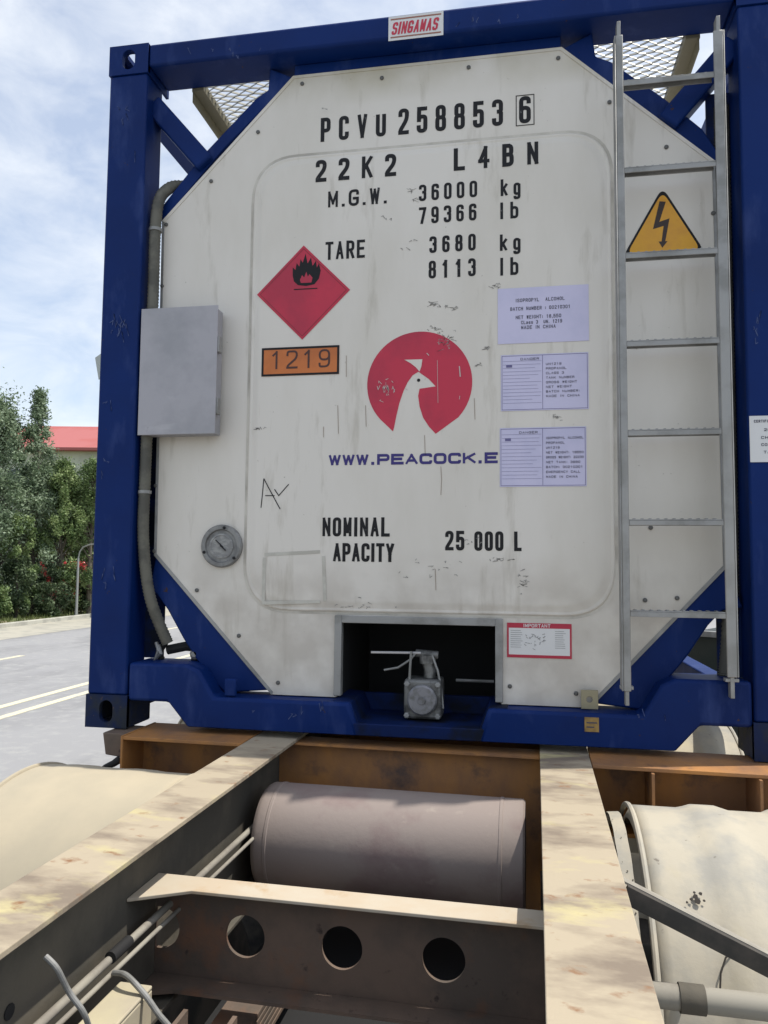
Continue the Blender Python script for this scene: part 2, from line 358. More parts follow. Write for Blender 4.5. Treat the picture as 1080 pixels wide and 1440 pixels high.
def casting(sx, y, sy, z, sz, parent):
    """sx: +1 right; sy: -1 front face at y looking to -y; sz: +1 top"""
    mb = MB(); w, d, h, t = .162, .178, .118, .02
    xo = sx*HW; zc = z
    plate_hole(mb, (xo-sx*w/2, y, zc), (sx, 0, 0), (0, 0, 1), (0, sy, 0), w, h, t, .052, .079, .026)
    plate_hole(mb, (xo, y-sy*(d/2+.0), zc), (0, -sy, 0), (0, 0, 1), (sx, 0, 0), d-.002, h-.002, t, .079, .052, .026)
    plate_hole(mb, (xo-sx*w/2, y-sy*d/2, zc+sz*h/2), (sx, 0, 0), (0, -sy, 0), (0, 0, sz), w-.004, d-.004, t, .063, .124, .031)
    x1 = xo-sx*w
    mb.box(min(x1, x1+sx*.012), max(x1, x1+sx*.012), min(y-sy*.003, y-sy*d), max(y-sy*.003, y-sy*d), zc-h/2+.003, zc+h/2-.003)
    if sz < 0:
        yb = y-sy*(d-.01); mb.box(min(xo-sx*.004, x1), max(xo-sx*.004, x1), min(yb, yb-sy*.008), max(yb, yb-sy*.008), zc-h/2+.004, zc+h/2-.004)
        mb.box(min(xo-sx*.03, xo-sx*.04), max(xo-sx*.03, xo-sx*.04), min(y-sy*.03, yb), max(y-sy*.03, yb), zc-h/2+.02, zc+h/2-.02)
    return mb.build('corner_casting', blue if sz > 0 else grime2, parent, bevel=.009, seg=3)
for sx in (-1, 1):
    for y, sy in ((0, -1), (LN, 1)):
        for z, sz in ((.059, -1), (H-.059, 1)): casting(sx, y, sy, z, sz, tc_)
def arr(*a): return a
def span(a, b): return (min(a, b), max(a, b))
for sx in (-1, 1):
    for y0, y1, s in ((.004, .135, 1), (LN-.135, LN-.004, -1)):
        mb = MB(); xa, xb = span(sx*(HW-.003), sx*(HW-.158))
        mb.box(xa, xb, y0, y1, .118, H-.118)
        mb.build('corner_post', blue, tc_, bevel=.008)
for sx, zt in ((-1, 1.58), (1, 2.25)):
    mb = MB(); mb.box(*span(sx*1.0615, sx*.985), .125, .135, .24, zt); mb.build('dark_gap_filler', shade_blue, tc_)  # added plates that keep the gaps beside the posts dark
# top and bottom end rails
for y0, s in ((0, 1), (LN, -1)):
    ya, yb = span(y0+s*.003, y0+s*.165)
    mb = MB(); mb.box(-1.057, 1.057, ya, yb, 2.497, 2.586)
    mb.build('top_end_rail', blue, tc_, bevel=.01)
    if s > 0:
        prof = [(-1.057, .10), (-.90, .10), (-.825, .016), (-.20, .016), (-.235, .125), (-.727, .125), (-.785, .215), (-.83, .236), (-1.057, .236)]
        for m_ in (1, -1):
            pts = [(x*m_, z) for x, z in prof]
            if m_ < 0:
                pts = [(min(x, 1.057), z+ (0.008 if z > .2 else 0)) for x, z in pts]
            mb = MB(); mb.prism(pts, ya, yb, 'y')
            mb.build('bottom_end_rail', blue, tc_, bevel=.012)
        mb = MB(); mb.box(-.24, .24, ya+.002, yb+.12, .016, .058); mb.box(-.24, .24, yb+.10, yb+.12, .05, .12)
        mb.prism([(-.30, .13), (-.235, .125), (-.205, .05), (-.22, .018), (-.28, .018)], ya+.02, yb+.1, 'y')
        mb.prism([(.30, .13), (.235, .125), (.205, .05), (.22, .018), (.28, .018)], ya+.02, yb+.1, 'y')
        mb.build('rail_trough', shade_blue, tc_, bevel=.004)  # the trough's shade is put into its dark blue
    else:
        mb = MB(); mb.box(-1.057, 1.057, ya, yb, .016, .14); mb.build('bottom_end_rail', blue, tc_, bevel=.01)
# long side rails
for sx in (-1, 1):
    xa, xb = span(sx*(HW-.01), sx*(HW-.09))
    mb = MB(); mb.box(xa, xb, .18, LN-.18, H-.15, H-.07); mb.build('top_side_rail', blue, tc_, bevel=.006)
    mb = MB(); mb.box(xa, xb, .18, LN-.18, .03, .14); mb.build('bottom_side_rail', blue, tc_, bevel=.006)
# gussets round the octagon of the end panel
OCT = [(-.503, 2.45), (.493, 2.45), (1.0, 1.985), (1.008, .60), (.571, .128), (-.54, .128), (-1.01, .625), (-1.02, 1.92)]
def gus(inner, outer, y0=.088, y1=.16):
    mb = MB(); mb.prism(inner+outer[::-1], y0, y1, 'y'); return mb.build('gusset_plate', blue, tc_, bevel=.006)
# upper left, upper right, lower left, lower right
gus([(-.50, 2.447), (-.80, 2.17), (-1.018, 1.925)], [(-.60, 2.499), (-.605, 2.41), (-.66, 2.375), (-.87, 2.17), (-1.055, 1.95)])
gus([(.49, 2.447), (.77, 2.19), (1.0, 1.985)], [(.60, 2.499), (.61, 2.41), (.66, 2.385), (.84, 2.23), (.965, 2.105), (1.03, 1.99)])
gus([(-1.007, .625), (-.54, .144)], [(-1.03, .50), (-.995, .475), (-.955, .425), (-.89, .32), (-.81, .21), (-.72, .127)])
gus([(1.005, .60), (.571, .144)], [(1.06, .47), (.995, .46), (.95, .41), (.885, .31), (.81, .215), (.73, .127)])
mb = MB(); mb.box(-.50, .49, .086, .14, 2.44, 2.495); mb.build('header_plate', blue, tc_, bevel=.003)
for sx in (-1, 1):
    mb = MB(); mb.bar((sx*1.07, .10, 2.39), (sx*.845, .10, 2.13), .075, .085, (0, 1, 0)); mb.build('corner_brace', blue, tc_, bevel=.008)
    # side diagonal braces running back from the post

# the insulated tank: octagonal end collar, round cladding behind
mb = MB(); n = 72
prof = [(.661, 1.0), (.70, 1.055), (1.6, 1.055), (1.605, 1.062), (1.66, 1.062), (1.665, 1.055), (3.5, 1.055), (3.505, 1.062), (3.56, 1.062), (3.565, 1.055), (LN-.3, 1.055), (LN-.26, 1.0)]
mb.lathe(prof, (0, 0, 1.30), 'y', n); mb.build('tank_shell', white, tc_, smooth=True)
mb = MB(); octi = OCT
# end panel with the opening for the valve cut out
OX0, OX1, OZ1 = -.300, .275, .412
outl = [(-.503, 2.45), (.493, 2.45), (1.0, 1.985), (1.008, .60), (.571, .128), (OX1, .128), (OX1, OZ1), (OX0, OZ1), (OX0, .128), (-.54, .128), (-1.01, .625), (-1.02, 1.92)]
mb.prism(outl, .082, .66, 'y'); panel = mb.build('end_panel', white, tc_, bevel=.004)
# thin metal trim along the octagon edge
for k in range(8):
    a, b = OCT[k], OCT[(k+1) % 8]
    if k == 4: continue
    mb = MB(); c = Vector((-.0, 1.3)); A = Vector(a); B = Vector(b); ia = A+(c-A).normalized()*.012; ib = B+(c-B).normalized()*.012
    mb.prism([tuple(A), tuple(B), tuple(ib), tuple(ia)], .0795, .0815, 'y'); mb.build('edge_trim', steel if k in (2, 3, 5, 6) else white, tc_)
# raised pad with rounded corners and a soft rolled edge
def rrect(x0, x1, z0, z1, r, seg=10):
    return rounded([(x0, z0), (x1, z0), (x1, z1), (x0, z1)], True, r, seg)
mb = MB(); prev = None; loops = [(0, .0815), (.003, .0765), (.007, .0755), (.011, .0775), (.015, .0775), (.030, .0712), (.042, .070)]
for off, yy in loops:
    lp = rrect(-.648+off, .657-off, .430+off, 2.130-off, .17-off*.5)
    o = len(mb.v); mb.v += [(x, yy, z) for x, z in lp]; m_ = len(lp)
    if prev is not None:
        for i in range(m_): mb.f.append((prev+i, prev+(i+1) % m_, o+(i+1) % m_, o+i))
    prev = o
mb.f.append(tuple(prev+i for i in range(m_)))
mb.build('raised_pad', white, tc_, smooth=True, ang=70)
mb = MB(); gq = rrect(-.650, .659, .428, 2.132, .17)
ribbon(mb, gq, .015, True, lambda u, v, l: (u, .0811, v), 0)
mb.build('groove_line', mat('groove_line', (.40, .375, .33), .8, alt=(.58, .55, .49), scale=6, lo=.38, hi=.60), tc_)  # grey-brown line around the pad, broken by noise
YP = .0692; YE = .0812                     # painted marks on the pad, on the bare panel
# ---------------- lettering
K = dict(parent=tc_)
ptext('PCVU', (450.7, 199), (542.6, 192), 165.5, YE, black, tc_, t=0.0146, gap=.85)
ptext('258853', (560, 189), (707.4, 177), 152.6, YE, black, tc_, t=0.0150, gap=.74)
ptext('6', (730, 174), (746.5, 172.5), 136, YE, black, tc_, t=0.0150)
a = at(726, 177, y=YE); b = at(751, 176, y=YE); c = at(726, 135, y=YE)
mb = MB(); ribbon(mb, [(a.x, a.z), (b.x, a.z), (b.x, c.z), (a.x, c.z)], .003, True, lambda u, v, l: (u, YE-.0004, v), 0); mb.build('check_digit_frame', black, tc_)
ptext('22K2', (443.7, 255.6), (557, 248), 224.8, YP, black, tc_, t=0.0150, gap=1.1)
ptext('L4BN', (638, 239.6), (757.4, 231.5), 208, YP, black, tc_, t=0.0150, gap=1.15)
ptext('M.G.W.', (461, 291.9), (545, 286), 269, YP, black, tc_, t=0.0100, gap=.3)
ptext('36000', (589, 283), (671, 277), 260, YP, black, tc_, t=0.0100, gap=.68)
ptext('kg', (704, 275.5), (732, 274), 252, YP, black, tc_, t=0.0097, gap=.85)
ptext('79366', (589, 315), (670, 310), 291.5, YP, black, tc_, t=0.0100, gap=.68)
ptext('lb', (703, 308), (729, 307), 284.5, YP, black, tc_, t=0.0097, gap=.85)
ptext('TARE', (457.4, 366), (513, 362), 340.7, YP, black, tc_, t=0.0103, gap=.32)
ptext('3680', (603.7, 356), (669, 352), 332.6, YP, black, tc_, t=0.0103, gap=.75)
ptext('kg', (703, 353), (732, 351), 330, YP, black, tc_, t=0.0097, gap=.85)
ptext('8113', (602.6, 392), (669, 388), 367, YP, black, tc_, t=0.0103, gap=.75)
ptext('lb', (703, 388), (729, 386), 363, YP, black, tc_, t=0.0097, gap=.85)
ptext('WWW.PEACOCK.E', (462, 655), (700, 651), 640, YP, navy, tc_, t=0.0100, gap=.12)
ptext('NOMINAL', (453, 754.5), (548, 754.5), 727.7, YP, black, tc_, t=0.0116, gap=.25)
ptext('APACITY', (468, 790), (554, 790), 764, YP, black, tc_, t=0.0114, gap=.17)
ptext('25', (626, 774), (653, 774), 746.5, YP, black, tc_, t=0.0116, gap=.28)
ptext('000', (667, 774.5), (708, 775), 747, YP, black, tc_, t=0.0116, gap=.28)
ptext('L', (723, 775), (733.5, 775), 747.5, YP, black, tc_, t=0.0116)

# ---------------- placards and stickers: sheet on the panel, marks 0.4 mm in front of it
def quad_px(name, pts, y, m, parent, inset=0, label=None):
    mb = MB(); q = [at(*p, y=y) for p in pts]; mb.prism([(v.x, v.z) for v in q], y, y+.0012, 'y'); return mb.build(name, m, parent, label=label)
def rect_of(pts, y):
    q = [at(*p, y=y) for p in pts]; xs = [v.x for v in q]; zs = [v.z for v in q]
    return (xs[0]+xs[3])/2, (xs[1]+xs[2])/2, (zs[2]+zs[3])/2, (zs[0]+zs[1])/2   # x0,x1,z0,z1 for TL,TR,BR,BL
def rect(name, x0, x1, z0, z1, y, m, parent, label=None):
    mb = MB(); mb.box(x0, x1, y, y+.001, z0, z1); return mb.build(name, m, parent, label=label)
def frame_mb(mb, x0, x1, z0, z1, y, w): ribbon(mb, [(x0, z0), (x1, z0), (x1, z1), (x0, z1)], w, True, lambda u, v, l: (u, y-l, v), 0)

# flammable liquid diamond
YS = YP-.001
c0 = at(426, 411, y=YS); hd = .178
dm = MB(); dm.prism([(c0.x, c0.z+hd), (c0.x+hd, c0.z), (c0.x, c0.z-hd), (c0.x-hd, c0.z)], YS, YS+.0014, 'y')
dia = dm.build('hazard_diamond', red, tc_, label='red flammable liquid diamond placard')
mb = MB(); e = hd-.013; ribbon(mb, [(c0.x, c0.z+e), (c0.x+e, c0.z), (c0.x, c0.z-e), (c0.x-e, c0.z)], .0022, True, lambda u, v, l: (u, YS-.0005, v), 0); mb.build('border_line', mat('dark_red_line', (.20, .01, .02), .5), dia)
fl = [(0, -.055), (.03, -.05), (.046, -.03), (.052, .0), (.045, .028), (.038, .012), (.034, .038), (.022, .02), (.016, .052), (.004, .03), (-.004, .068), (-.014, .034), (-.022, .048), (-.026, .02), (-.036, .034), (-.04, .008), (-.05, .018), (-.05, -.012), (-.045, -.035), (-.03, -.05)]
mb = MB(); mb.poly([(c0.x+.012+x*1.05, YS-.0006, c0.z+.078+z*1.0) for x, z in fl]); mb.build('flame_symbol', black, dia)
mb = MB(); mb.poly([(c0.x+.012+x, YS-.0010, c0.z+.035+z) for x, z in [(-.02, .0), (.02, 0), (.024, .018), (.012, .032), (.006, .022), (0, .042), (-.008, .02), (-.016, .03), (-.024, .012)]]); mb.build('flame_highlight', red, dia)
ribm = MB(); ribbon(ribm, [(c0.x-.035, c0.z+.012), (c0.x+.055, c0.z+.012)], .004, False, lambda u, v, l: (u, YS-.0006, v), 0); ribm.build('flame_base_line', black, dia)
# number plate 1219
x0, x1, z0, z1 = rect_of([(368, 489), (477, 486), (477, 526.5), (368, 529)], YS)
pl = rect('number_plate', x0, x1, z0, z1, YS, orange, tc_, 'orange plate with black number and border')
mb = MB(); frame_mb(mb, x0+.004, x1-.004, z0+.004, z1-.004, YS-.0005, .008); mb.build('border_line', black, pl)
text('1219', x0+.034, x1-.034, z0+.026, .068, YS-.0006, mat('brown_digit', (.06, .02, .015), .5), pl, t=.0075, gap=.42, name='digits')
# peacock roundel
def lg(x, y): return at(340+x/3, 400+y/3, y=YP)
cc = lg(748, 417); rx = (lg(970, 417).x-lg(527, 417).x)/2; rz = (lg(748, 198).z-lg(748, 636).z)/2
mb = MB(); pts = []
tl = lg(638, 620); tr = lg(818, 630)
pts.append((tl.x, tl.z))
for k in range(0, 49):
    a = R(222-k*(264/48)); pts.append((cc.x+rx*cos(a), cc.z+rz*sin(a)))
pts.append((tr.x, tr.z))
for q in [(790, 600), (765, 562), (750, 515), (744, 470), (750, 440), (818, 430), (790, 400), (745, 368), (720, 384), (700, 412), (682, 450), (665, 500), (652, 555), (643, 600)]:
    v = lg(*q); pts.append((v.x, v.z))
mb.prism(pts, YP-.0002, YP+.0008, 'y'); logo = mb.build('bird_roundel', red, tc_, label='red disc with the white neck and head of a bird')
mb = MB(); mb.poly([(v.x, YP-.0012, v.z) for v in (lg(686, 318), lg(762, 316), lg(758, 345), lg(750, 368), lg(735, 350), lg(712, 332))]); mb.build('bird_crest', white, logo)
mb = MB(); e = lg(746, 404); mb.poly([(e.x+.006*cos(k*pi/6), YP-.0004, e.z+.006*sin(k*pi/6)) for k in range(12)]); mb.build('bird_eye', black, logo)
mb = MB()
for s_ in range(22):
    a = lg(random.gauss(602, 22), random.gauss(432, 20)); ribbon(mb, [(a.x, a.z), (a.x+random.uniform(-.006, .008), a.z+random.uniform(-.014, .012)), (a.x+random.uniform(.0, .012), a.z+random.uniform(-.012, .006))], random.uniform(.001, .0025), False, lambda u, v, l: (u, YP-.001-l, v), s_*.00005)
for q0, q1, w in (((918, 345), (922, 390), .004), ((920, 470), (918, 485), .002), ((825, 320), (828, 500), .0014), ((690, 440), (700, 446), .002), ((780, 290), (790, 300), .003)):
    a = lg(*q0); b = lg(*q1); ribbon(mb, [(a.x, a.z), (b.x, b.z)], w, False, lambda u, v, l: (u, YP-.0016, v), 0)
mb.build('paint_scratches', mat('scratch_pale', (.5, .42, .40), .7), logo)
# paper stickers
def lines(parent, rows, x0, x1, y, m, h, t=.0011):
    mb = MB()
    for s, fx0, fx1, z in rows: text(s, x0+(x1-x0)*fx0, x0+(x1-x0)*fx1, z, h, y, m, None, t=t, gap=.3, mb=mb)
    return mb.build('small_print', m, parent)
x0, x1, z0, z1 = rect_of([(700, 405), (828, 401), (828, 481), (700, 482)], YS)
s1 = rect('paper_label', x0, x1, z0, z1, YS, paper, tc_, 'plain lilac paper label, highest of the three')
hh = z1-z0
lines(s1, [('ISOPROPYL  ALCOHOL', .20, .74, z1-.26*hh), ('BATCH NUMBER : 00210301', .14, .80, z1-.41*hh), ('NET WEIGHT: 18,550', .20, .70, z1-.565*hh), ('CLass 3  UN. 1219', .26, .71, z1-.66*hh), ('MADE IN CHINA', .26, .64, z1-.75*hh)], x0, x1, YS-.0006, dink, .0125, .0019)
for corners, off in (([(706, 501), (826, 497), (826, 573), (706, 577)], 0), ([(703, 606), (820, 599), (826, 680), (706, 685)], 1)):
    x0, x1, z0, z1 = rect_of(corners, YS); hh = z1-z0; ww = x1-x0
    s = rect('paper_label', x0-.004, x1+.004, z0-.004, z1+.004, YS, paper, tc_, ('lowest lilac form, tilted slightly, beside the web address' if off else 'lilac form with a ruled border, middle of the three'))
    mb = MB(); frame_mb(mb, x0, x1, z0, z1, YS-.0005, .0016)
    xm = x0+ww*(.48+.02*off)
    f = lambda u, v, l: (u, YS-.0008-l, v)
    ribbon(mb, [(xm, z0), (xm, z1)], .0014, False, f, 0)
    for k in range(13): zz = z1-hh*(.10+.065*k); ribbon(mb, [(x0+.003, zz), (xm-.004-.02*random.random()*(k % 3), zz)], .0008, False, f, .0001)
    ribbon(mb, [(x0+ww*.05, z1-hh*.19), (x0+ww*.12, z1-hh*.19)], .009, False, f, .0003)
    mb.build('form_lines', ink, s)
    words = (['UN1219', 'PROPANOL', 'CLASS 3', 'TANK NUMBER', 'GROSS WEIGHT', 'NET WEIGHT', 'BATCH NUMBER:', 'MADE IN CHINA'] if not off else
             ['ISOPROPYL ALCOHOL', 'PROPANOL', 'UN1219', 'NET WEIGHT: 18550', 'GROSS WEIGHT: 22230', 'NET TANK: 3680', 'BATCH: 00210301', 'EMERGENCY CALL', 'MADE IN CHINA'])
    lines(s, [(w, .52+.02*off, .52+min(.46, .03*len(w)), z1-hh*(.16+.085*i)-.006) for i, w in enumerate(words)]+[('DANGER', .22, .44, z1-hh*.085)], x0, x1, YS-.0012, dink, .0078, .0012)
# important label
x0, x1, z0, z1 = rect_of([(713, 876), (804, 877), (804, 926), (713, 925)], YE-.001)
lab = rect('warning_label', x0, x1, z0, z1, YE-.001, wpaint, tc_, 'white label with red frame and IMPORTANT header')
mb = MB(); ya = YE-.0016
mb.box(x0, x1, ya, ya+.0003, z1-.017, z1); mb.box(x0, x1, ya, ya+.0003, z0, z0+.010); mb.box(x0, x0+.006, ya, ya+.0003, z0+.010, z1-.017); mb.box(x1-.006, x1, ya, ya+.0003, z0+.010, z1-.017)
mb.build('label_frame', mat('label_red', (.42, .02, .05), .5), lab)
text('IMPORTANT', x0+.055, x1-.07, z1-.0145, .012, ya-.0004, wpaint, lab, t=.002, gap=.2)
mb = MB(); cx = (x0+x1)/2-.01; cz = (z0+z1)/2
for k in range(30):
    a = (random.gauss(cx, .018), random.gauss(cz, .014)); ribbon(mb, [a, (a[0]+random.uniform(-.01, .01), a[1]+random.uniform(-.008, .008))], .0016, False, lambda u, v, l: (u, ya-.0004-l, v), k*.00003)
for k in range(9):
    zz = z1-.026-.007*k
    ribbon(mb, [(x0+.012, zz), (x0+.045+.008*random.random(), zz)], .0012, False, lambda u, v, l: (u, ya-.0003, v), 0)
    ribbon(mb, [(x1-.055, zz), (x1-.018-.01*random.random(), zz)], .0012, False, lambda u, v, l: (u, ya-.0003, v), 0)
mb.build('diagram', mat('grey_print', (.2, .2, .2), .6), lab)
# maker's plate on the header
x0, x1, z0, z1 = -.122, .077, 2.487, 2.578
pl = rect('maker_plate', x0, x1, z0, z1, .0005, wpaint, tc_, 'small white plate with slanted red lettering')
mb = MB(); mb.box(x0+.008, x1-.008, -.0003, .0001, z1-.014, z1-.009); mb.box(x0+.008, x1-.008, -.0003, .0001, z0+.009, z0+.014); mb.build('rule_line', mat('plate_line', (.3, .12, .08), .5), pl)
text('SINGAMAS', x0+.010, x1-.022, z0+.021, .047, -.0003, mat('plate_red', (.50, .03, .06), .5), pl, t=.0075, gap=.16, shear=.18)
# certificate plate on the right post
x0 = 1.066; a = at(1053, 585, y=0); b = at(1053, 650, y=0)
pl = rect('certificate_plate', x0, x0+.135, b.z, a.z, .0005, wpaint, tc_, 'white plate of small dark print on the right post')
hh = a.z-b.z
lines(pl, [('CERTIFICATE PLATE', .10, .92, a.z-.022), ('20135', .32, .70, a.z-.050), ('CHNA 0.1', .25, .9, a.z-.075), ('CONT NO 1', .25, .9, a.z-.098), ('TANK 20', .30, .85, a.z-.122)], x0, x0+.135, -.0002, dink, .009, .0018)
# electric warning triangle
v = [at(931.5, 268, y=YE), at(990, 355, y=YE), at(877, 357, y=YE)]
cx = (v[1].x+v[2].x)/2; zb = v[1].z; zt = v[0].z; hw = (v[1].x-v[2].x)/2+.004
tri = rounded([(cx, zt+.012), (cx+hw, zb), (cx-hw, zb)], True, .035, 6)
mb = MB(); mb.prism(tri, YE-.0008, YE+.0005, 'y'); tr_ = mb.build('electric_warning_triangle', black, tc_, label='yellow triangle with a black lightning arrow')
c = Vector((cx, zb+(zt-zb)*.36)); mb = MB(); mb.prism([tuple(c+(Vector(p)-c)*.90) for p in tri], YE-.0014, YE-.0009, 'y'); mb.build('triangle_field', yellow, tr_)
def tg(x, y): q = at(720+x/3, y/3, y=YE); return (q.x, YE-.0019, q.z)
mb = MB(); mb.add([tg(*q) for q in [(622, 850), (648, 852), (622, 935), (594, 968)]], [(0, 1, 2, 3)])
mb.add([tg(*q) for q in [(594, 968), (612, 940), (664, 922), (652, 950)]], [(0, 1, 2, 3)]); mb.add([tg(*q) for q in [(640, 948), (664, 922), (645, 1025), (630, 1025)]], [(0, 1, 2, 3)])
mb.add([tg(*q) for q in [(618, 1020), (656, 1018), (634, 1046)]], [(0, 1, 2)])
for i, vv in enumerate(mb.v): mb.v[i] = (vv[0], vv[1]-.0001*(i//4), vv[2])
mb.build('lightning_symbol', mat('sign_black', (.03, .015, .01), .5), tr_)
# handwriting and scuffs
def scrawl(name, strokes, w, m, y=YP):
    mb = MB()
    for i, s in enumerate(strokes):
        q = [at(*p, y=y) for p in s]; ribbon(mb, [(a.x, a.z) for a in q], w, False, lambda u, v, l: (u, y-.0003-l, v), (i % 5)*.0001)
    return mb.build(name, m, tc_)
scrawl('chalk_scrawl', [[(371, 673), (369, 695), (367, 714)], [(371, 673), (381, 692), (394, 716)], [(373, 697), (386, 697)], [(386, 688), (392, 697), (398, 690), (406, 681)]], .0034, black)
scf = mat('scuff_mark', (.10, .095, .09), .8, alt=(.34, .33, .31), scale=60, lo=.4, hi=.6)
st = []
for cx_, cy_, sx_, sy_, n_ in ((611, 428, 6, 3, 12), (640, 432, 20, 2, 8), (612, 463, 10, 3, 8), (624, 480, 10, 12, 26), (736, 822, 6, 10, 16), (683, 489, 6, 3, 8), (672, 513, 6, 3, 5), (697, 403, 5, 2, 8), (578, 268, 4, 3, 6), (585, 278, 3, 6, 4), (570, 345, 8, 10, 4), (366, 603, 6, 2, 8), (470, 415, 2, 2, 2), (783, 587, 3, 4, 8), (548, 310, 10, 8, 3), (660, 760, 20, 4, 6), (700, 787, 18, 1.5, 10), (600, 800, 40, 12, 12), (500, 850, 60, 6, 12), (455, 152, 3, 2, 3)):
    for k in range(n_):
        a, b = random.gauss(cx_, sx_*.6), random.gauss(cy_, sy_*.6); st.append([(a, b), (a+random.uniform(-4, 4), b+random.uniform(-3, 3)), (a+random.uniform(-5, 6), b+random.uniform(-2, 2))])
scrawl('scuff_marks', st, .0016, scf)
scrawl('drip_streaks', [[(620, 656), (621, 675), (620, 696)], [(597, 612), (598, 640)], [(514, 570), (515, 600)], [(455, 600), (455, 615)], [(475, 570), (476, 610)], [(487, 500), (487, 530)], [(667, 560), (668, 590)], [(612, 800), (613, 830)]], .0022, mat('drip_brown', (.33, .27, .22), .8))
fa = mat('faded_tape', (.52, .505, .45), .7, alt=(.44, .42, .37), scale=12)
scrawl('tape_residue', [[(372, 780), (450, 776)], [(372, 784), (370, 850)], [(372, 848), (450, 846)], [(455, 782), (457, 845)]], .012, fa)
rnd_s = random.Random(12); st = []
for cx_, cy_, sx_, sy_, n_ in ((166, 455, 9, 14, 16), (152, 805, 9, 14, 4), (180, 180, 12, 40, 5), (148, 620, 8, 60, 5), (320, 72, 60, 5, 6), (700, 30, 60, 6, 5), (400, 1000, 70, 8, 6), (900, 1010, 40, 10, 4), (1062, 460, 6, 60, 5)):
    for k in range(n_):
        a, b = rnd_s.gauss(cx_, sx_*.6), rnd_s.gauss(cy_, sy_*.6); st.append([(a, b), (a+rnd_s.uniform(-3, 3), b+rnd_s.uniform(-9, 9)), (a+rnd_s.uniform(-4, 4), b+rnd_s.uniform(-12, 12))])
scrawl('paint_scrapes', st, .0022, mat('scraped_blue', (.07, .10, .22), .6, alt=(.02, .04, .14), scale=40, lo=.4, hi=.6), y=.0022)
# rivets
rv = mat('rivet_grey', (.12, .12, .115), .5, .4)
for px, py in [(537, 110), (659, 95), (785, 82), (425, 118), (297, 255), (363, 186), (234, 316), (228, 402), (219, 683), (217, 775), (277, 830), (336, 894), (391, 960), (952, 841), (907, 844), (810, 975), (717, 965), (857, 144), (937, 207), (895, 487), (1003, 300), (915, 742)]:
    a = at(px, py, y=YE); mb = MB(); mb.lathe([(0, .0075), (-.003, .0075), (-.005, .0045)], (a.x, YE, a.z), 'y', 12); mb.build('rivet', rv, tc_)
# thermometer
a = at(313, 768, y=YE); mb = MB(); mb.lathe([(0, .079), (-.012, .079), (-.018, .074), (-.018, .062), (-.010, .058), (-.010, .001)], (a.x, YE, a.z), 'y', 48)
ga = mb.build('gauge', mat('gauge_grey', (.24, .24, .235), .45, .3, alt=(.15, .15, .15), scale=20), tc_, smooth=True, label='round grey gauge with a scratched face')
mb = MB(); mb.lathe([(0, .046), (-.003, .046), (-.004, .040), (-.002, .038), (-.002, .001)], (a.x, YE-.0105, a.z), 'y', 40); mb.build('gauge_dial', mat('dial_grey', (.20, .20, .20), .3, alt=(.30, .30, .29), scale=40, stretch=(1, 1, 2)), ga, smooth=True)
mb = MB(); mb.bar((a.x-.022, YE-.0145, a.z+.022), (a.x+.008, YE-.0145, a.z-.004), .003, .003); mb.bar((a.x-.004, YE-.0145, a.z+.002), (a.x+.018, YE-.0145, a.z-.016), .006, .003); mb.build('gauge_needle', black, ga)
for k in range(3):
    t = R(80+120*k); mb = MB(); mb.lathe([(0, .006), (-.004, .005)], (a.x+.068*cos(t), YE-.018, a.z+.068*sin(t)), 'y', 10); mb.build('gauge_screw', black, ga)
# document box on the left
x0, x1, z0, z1 = -1.046, -.755, 1.070, 1.539
mb = MB(); mb.box(x0, x1, .0, .07, z0, z1); db = mb.build('document_box', boxs, tc_, bevel=.004, label='stainless document box fixed over the left edge of the panel')
mb = MB(); mb.box(x0-.002, x1+.010, -.004, -.0005, z0-.003, z1+.004); mb.build('box_lid', boxs, db, bevel=.0015)
for zz in (1.40, 1.17):
    mb = MB(); mb.box(x1+.001, x1+.016, .0, .03, zz-.03, zz+.03); mb.build('hinge', steel, db, bevel=.002)
mb = MB(); mb.box(x0+.08, x1-.05, .071, .081, z0+.08, z1-.08); mb.build('box_bracket', steel, db)
# opening frame and the cavity behind
mb = MB(); w = .026
mb.box(OX0-.008, OX0+w-.008, .068, .10, .136, OZ1+.006); mb.box(OX1-w+.008, OX1+.008, .068, .10, .136, OZ1+.006); mb.box(OX0+w-.008, OX1-w+.008, .0685, .10, OZ1-w+.006, OZ1+.0055)
mb.build('opening_frame', steel, tc_, bevel=.002)
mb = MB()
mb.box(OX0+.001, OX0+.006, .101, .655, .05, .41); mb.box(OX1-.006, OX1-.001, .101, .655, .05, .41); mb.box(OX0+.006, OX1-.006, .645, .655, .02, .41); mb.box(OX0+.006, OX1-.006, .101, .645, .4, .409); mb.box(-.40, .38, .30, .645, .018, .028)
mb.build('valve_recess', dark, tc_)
# outlet valve
valm = mat('valve_alloy', (.20, .20, .195), .5, .4, alt=(.08, .08, .078), scale=25, bump=.15, bscale=40)
ve = MB(); a = at(594, 984, y=.09); ve.box(a.x-.066, a.x+.066, .09, .20, a.z-.068, a.z+.068)
va = ve.build('outlet_valve', valm, tc_, bevel=.010, label='grey cast valve body with a round cap in the recess')
mb = MB(); mb.lathe([(0, .052), (-.014, .052), (-.020, .046), (-.020, .014), (-.026, .012), (-.026, .001)], (a.x, .0895, a.z), 'y', 36); mb.build('outlet_cap', mat('cap_alloy', (.26, .26, .28), .45, .4, alt=(.16, .16, .16), scale=30), va, smooth=True)
for dx, dz in ((-.054, -.054), (.054, -.054), (-.054, .054), (.054, .054)):
    mb = MB(); mb.lathe([(0, .010), (-.012, .010), (-.014, .007)], (a.x+dx, .0895, a.z+dz), 'y', 6); mb.build('bolt', steel, va)
